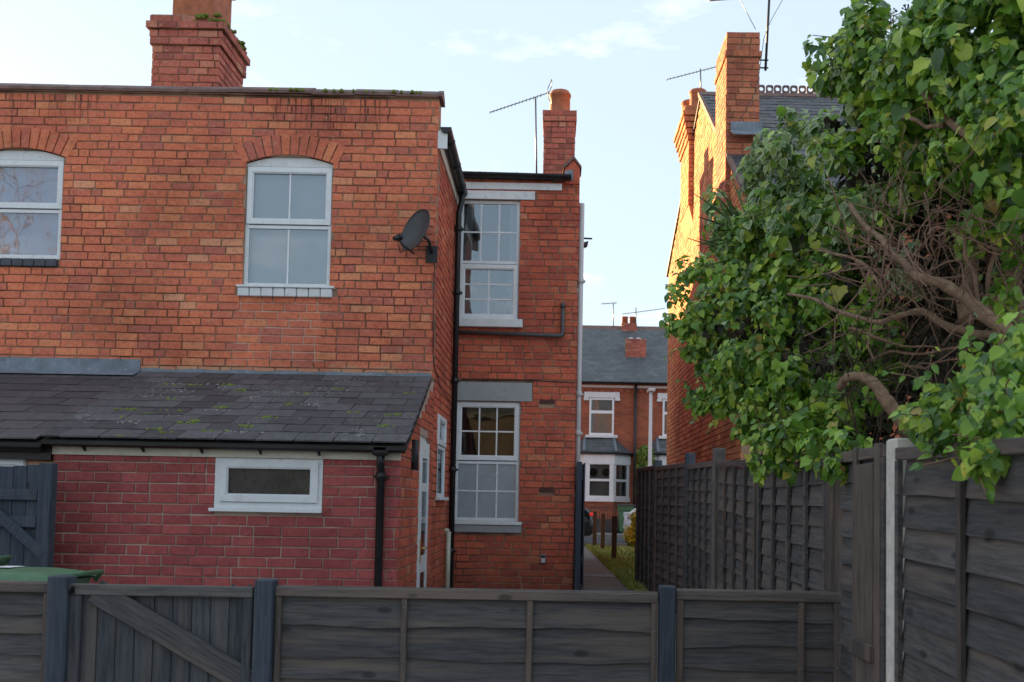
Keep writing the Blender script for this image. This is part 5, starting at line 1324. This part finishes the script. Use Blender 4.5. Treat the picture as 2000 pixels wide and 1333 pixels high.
# tangle of thin reddish twigs and dead stems
m = MB(); md = MB()
for i in range(480):
    px_, py_ = g.uniform(1690,2040), g.gauss(500,105); Y = g.uniform(4.5,5.6) if g.random() < .7 else g.uniform(4.2,4.6)
    if py_ < 420 and px_ < 1690+(420-py_)*1.6: continue
    if py_ < 300: continue
    if i % 3 == 0: px_, py_, Y = g.uniform(1620,1900), g.uniform(650,850), g.uniform(5.0,5.7)
    p = at(px_, py_, Y); d = Vector((g.gauss(0,.6), g.gauss(0,.5), g.gauss(.35,.7))).normalized(); L = g.uniform(.15,.6); Q = [p]
    for _ in range(5): d = (d+Vector((g.gauss(0,.28),g.gauss(0,.28),g.gauss(0,.28)))).normalized(); Q.append(Q[-1]+d*L/5)
    r = g.uniform(.0018,.0055); (md if i % 3 == 0 else m).tube(Q, [r*(1-.1*k) for k in range(6)], 5)
    if g.random() < .6:
        q = Q[3]; e = (d+Vector((g.gauss(0,.7),g.gauss(0,.7),g.gauss(0,.7)))).normalized(); (md if i % 3 == 0 else m).tube([q, q+e*L*.2, q+e*L*.35+Vector((0,0,.02))], r*.6, 4)
stuff(m.build('twigs', M_twig, ivy)); stuff(md.build('dead_stems', M_dead, ivy))
m = MB()   # berry umbels on the crown top
for (px_, py_) in ((1715,60),(1740,30),(1745,45),(1790,5),(1890,12),(1895,25),(1625,130),(1700,45),(1770,22)):
    c = at(px_, py_, 5.4); m.tube([c-Vector((0,0,.18)), c], .003, 4)
    for i in range(9):
        d = Vector((g.gauss(0,1),g.gauss(0,1),abs(g.gauss(0,1)))).normalized()*.035; m.tube([c, c+d], .0015, 4); m.lathe([(.001,-.006),(.006,0),(.001,.006)], 0, 0, 6); 
        for v in range(len(m.v)-18, len(m.v)): m.v[v] = tuple(Vector(m.v[v])+c+d)
stuff(m.build('berries', M_dead, ivy))
# --- spiky long-leaved shrub behind the ivy
bs = thing('spiky_shrub', 'shrub with long narrow pointed leaves sticking out left of the ivy', 'shrub')
M_spiky = leafcol('long narrow leaf', [(0,(.05,.085,.03)),(1,(.13,.19,.06))], .5)
for i in range(26):
    y0_ = g.uniform(430,520); b = at(g.uniform(1450,1490), y0_, 7.25+g.uniform(-.15,.15)); tip = at(g.uniform(1340,1425), y0_+g.uniform(-100,20), 7.2+g.uniform(-.25,.25))
    if i < 5: tip = at(1390+i*10, 385-i*12, 7.2)
    d = tip-b; sd_ = d.cross(Vector((0,-1,.3))).normalized()*g.uniform(.009,.014); m = MB(); N = 5
    for t in range(N+1):
        u = t/N; c = b+d*u+Vector((0,0,-.05*u*u)); w = math.sin(math.pi*min(.999,(.12+.88*u)))*1.0; m.v += [tuple(c+sd_*w), tuple(c+Vector((0,-.004,.004))), tuple(c-sd_*w)]
    for t in range(N):
        for q in (0,1): m.face((t*3+q, t*3+q+1, t*3+q+4, t*3+q+3))
    m.build('leaf', M_spiky, bs)
m = MB(); c = at(1475,520,7.3); m.tube([c, Vector((c.x+.15,7.5,1.5)), Vector((c.x+.2,7.5,.2))], [.02,.03,.035], 8); m.build('stem', M_bark, bs)

# --- lamp post, wooden posts, shrubs by the road
lp = thing('lamp_post', 'slim grey street lamp column across the passage', 'street lamp')
pb = at(1268,1010,33.2); ptp = at(1274,764,33.2)
m = MB(); m.tube([(pb.x,33.2,.53),(pb.x,33.2,1.6),(pb.x,33.2,ptp.z)], [.09,.075,.05], 10); m.build('column', M_pipew, lp)
m = MB(); m.bbox(pb.x-.10,pb.x+.14,33.05,33.6,ptp.z-.03,ptp.z+.08,.03); m.build('lantern', M_pipew, lp)
for (x, yb, yt, Y, lb) in ((1198,1093,1008,19.8,'nearest of three dark wooden posts beside the footpath'),(1176,1070,1003,24.0,'middle one of three dark wooden posts beside the footpath'),(1160,1064,999,25.5,'farthest of three dark wooden posts beside the footpath')):
    a, b = at(x+1, yb, Y), at(x+2, yt, Y); m = MB(); m.v = []; m.bbox(-.05,.05,-.05,.05,-.05,b.z-.42,.012)
    o_ = m.build('wooden_post', M_post, None, (a.x,Y,.42)); tag(o_, lb, 'post', 'wooden posts by the footpath')
def leafmass(name, label, cat, pts, mat, n, size, stem=None):
    t = thing(name, label, cat); L = []
    for i in range(n):
        c, r = g.choice(pts); d = Vector((g.gauss(0,1),g.gauss(0,1),g.gauss(0,1))).normalized(); p = Vector(c)+Vector((d.x*r[0],d.y*r[1],d.z*r[2]))*g.random()**.4
        L.append((p, leaf_frame(d+Vector((g.gauss(0,.4),g.gauss(0,.4),g.gauss(0,.4))), Vector((g.gauss(0,.5),g.gauss(0,.5),-.6))), size*g.uniform(.7,1.3), g.choice((1,3))))
    stuff(foliage_mesh('foliage', L, mat, t))
    if stem: stem_ = MB(); stem_.tube(stem, [.03,.02], 7); stem_.build('stem', M_bark, t)
    return t
yp = at(1238,1040,21.5)
leafmass('yellow_shrub', 'small shrub with bright yellow leaves against the far fence end', 'shrub', [((yp.x,21.5,yp.z-.05),(.22,.25,.28)),((yp.x+.08,21.5,yp.z+.30),(.16,.2,.18)),((yp.x+.25,21.6,yp.z),(.3,.3,.4))], M_yellow, 2600, .06, [(yp.x+.05,21.5,.42),(yp.x+.05,21.5,1.0)])
gp = at(1240,1004,22.3)
leafmass('green_shrub', 'small dark green shrub just above the yellow one', 'shrub', [((gp.x+.05,22.3,gp.z-.25),(.13,.2,.22))], M_ivy, 260, .06, [(gp.x+.05,22.3,.42),(gp.x+.05,22.3,1.0)])
hp = at(1255,945,35.6)
leafmass('hedge', 'narrow bright green clipped hedge beside the far bay window', 'hedge', [((hp.x+.1,35.6,hp.z-.4+.25*i),(.34,.5,.3)) for i in range(7)], M_hedge, 3500, .10, [(hp.x+.1,35.6,1.0),(hp.x+.1,35.6,2.2)])

# --- parked cars
def car(label, x_end, Y, flip, paint, lights, z=.424):
    t = thing('car', label, 'car', 'cars parked in the street', (x_end, Y, z), 0 if not flip else math.pi)
    # side profile, x=0 rear bumper, x grows to the front (towards -X world when not flipped: negate)
    prof = [(0,.30),(0.02,.62),(.06,.86),(.16,.96),(.42,1.02),(.95,1.38),(1.5,1.46),(2.2,1.43),(2.75,1.20),(3.05,1.0),(3.9,.86),(4.15,.68),(4.2,.38),(4.1,.22),(.1,.22)]
    m = MB(); W2 = [(-.86,.0),(-.80,.02),(-.70,.0),(0,0)]
    ns = 7
    for i in range(ns):
        u = -1+2*i/(ns-1)
        for (x, z_) in prof:
            inset = .22*max(0,(z_-.95)/.5); y = u*(.87-inset*1.0); k = 1-.05*abs(u)**4
            m.v.append((-(2.1+(x-2.1)*k), y, .22+(z_-.22)*(1-.03*u*u)))
    n = len(prof)
    for i in range(ns-1):
        for k in range(n):
            k2 = (k+1) % n; m.face((i*n+k, i*n+k2, (i+1)*n+k2, (i+1)*n+k), 0, True)
    m.face(list(range(n))[::-1]); m.face([(ns-1)*n+k for k in range(n)]); body = m.build('body', paint, t)
    for s_ in (-1,1):
        for (xa, xb_, xc, xd) in ((.85,1.55,1.5,1.02),(1.62,2.65,2.15,1.56)):
            q = MB(); yl, yh = s_*.868, s_*.72; q.poly([(-xa,yl,1.0),(-xb_,yl,1.0),(-xc,yh,1.36),(-xd,yh,1.34)]); q.build('side_window', M_glassc, t)
        for xw in (.75,3.35):
            q = MB(); q.tube([(-xw,s_*.70,.31),(-xw,s_*.89,.31)], .31, 20); wh = q.build('wheel', M_black, t)
            q = MB(); q.tube([(-xw,s_*.885,.31),(-xw,s_*.90,.31)], .19, 14); q.build('rim', M_keys, wh)
        q = MB(); q.bbox(-.15,-.02,s_*.80-.075,s_*.80+.075,.78,.86,.02); q.build('tail_light', lights, t)
        q = MB(); q.bbox(-4.16,-3.95,s_*.68-.14,s_*.68+.14,.62,.76,.02); q.build('headlight', M_pipew, t)
    q = MB(); q.poly([(-.40,-.70,1.03),(-.40,.70,1.03),(-.93,.60,1.385),(-.93,-.60,1.385)]); q.v = [(a-.0,b,c+.012) for a,b,c in q.v]; q.build('rear_window', M_glassc, t)
    q = MB(); q.poly([(-2.98,.68,1.045),(-2.98,-.68,1.045),(-2.28,-.60,1.43),(-2.28,.60,1.43)]); q.v = [(a,b,c+.012) for a,b,c in q.v]; q.build('windscreen', M_glassc, t)
    q = MB(); q.bbox(-.12,.03,-.8,.8,.30,.52,.03); q.build('bumper', M_blackdull, t)
    return t
M_glassc = plain('car glass', (.015,.017,.02), .08, .1, 3, spec=.7)
M_cblack = plain('black car paint', (.010,.011,.013), .2, .2, 3, spec=.6)
M_cwhite = plain('white car paint', (.80,.82,.84), .25, .05, 3, spec=.6)
def red_lamp():
    t = NT('red tail lamp', .2); t.col((.35,.01,.01)); t.p.inputs['Emission Color'].default_value = (1,.03,.02,1); t.p.inputs['Emission Strength'].default_value = .12; return t.m
M_red = red_lamp(); M_redoff = plain('red lens', (.3,.01,.01), .2, .1, 4)
car('black parked car with a lit red tail light at the passage end', at(1160,1020,28).x, 28.2, False, M_cblack, M_red)
car('white parked car half hidden behind the tall fence end', at(1219,1020,29).x+4.7, 29.2, False, M_cwhite, M_redoff).scale = (1.12,1.05,1.15)

# ------------------------------------------------------------------ garden behind the viewpoint (shows as reflections in the panes)
bt = thing('bare_tree', 'leafless tree in the garden behind the viewpoint, mirrored in the left window', 'tree', loc=(-15.5,-8,0))
m = MB(); g = random.Random(5)
def grow(p, d, L, r, depth):
    q = p+d*L; mid = p+d*L*.5+Vector((g.gauss(0,.04),g.gauss(0,.04),0))*L; m.tube([p, mid, q], [r, r*.85, r*.68], 6 if depth < 3 else 4, False)
    if depth >= 7: return
    for i in range(3 if depth < 4 else 2):
        e = (d+Vector((g.gauss(0,.5),g.gauss(0,.5),g.gauss(.12,.35)))).normalized(); grow(q, e, L*g.uniform(.62,.85), r*.62, depth+1)
grow(Vector((0,0,0)), Vector((0,0,1)), 4.2, .085, 0); m.build('trunk', M_bark, bt)

nb = thing('brick_house', 'unseen brick block added beyond the left terrace to keep off low sun', 'house')
m = MB(); m.box(-26,-8.06,10.42,20,0,5.8); m.build('wall', M_brick, nb)  # added out of view to shade the house behind the viewpoint
m = MB(); m.box(-26.1,-8.05,10.35,20.1,5.805,5.88); m.build('coping', M_coping, nb)
gh = thing('brick_house', 'dark house added behind the viewpoint to darken reflections in lower windows', 'house')
m = MB(); m.box(-9.5,-.6,-12,-6,0,4.3); m.prism([(-9.5,-6,4.3),(-9.5,-9,5.6),(-9.5,-12,4.3)], (8.9,0,0)); m.build('wall', plain('brown render', (.085,.068,.056), .9, .2, 2), gh)  # unseen house added to give the lower panes a dark reflection
m = MB(); m.prism([(-9.7,-5.8,4.2),(-9.7,-9,5.65),(-9.7,-9,5.75),(-9.7,-5.8,4.3)], (9.3,0,0)); m.build('roof', M_fslate, gh)
for x in (-7.6,-4.8,-2.0):
    m = MB(); m.box(x-.5,x+.5,-6.0,-5.96,1.0,2.3); w_ = m.build('window', M_upvc, gh)
    m = MB(); m.box(x-.42,x+.42,-5.965,-5.955,1.08,2.22); m.build('pane', M_glassd, w_)
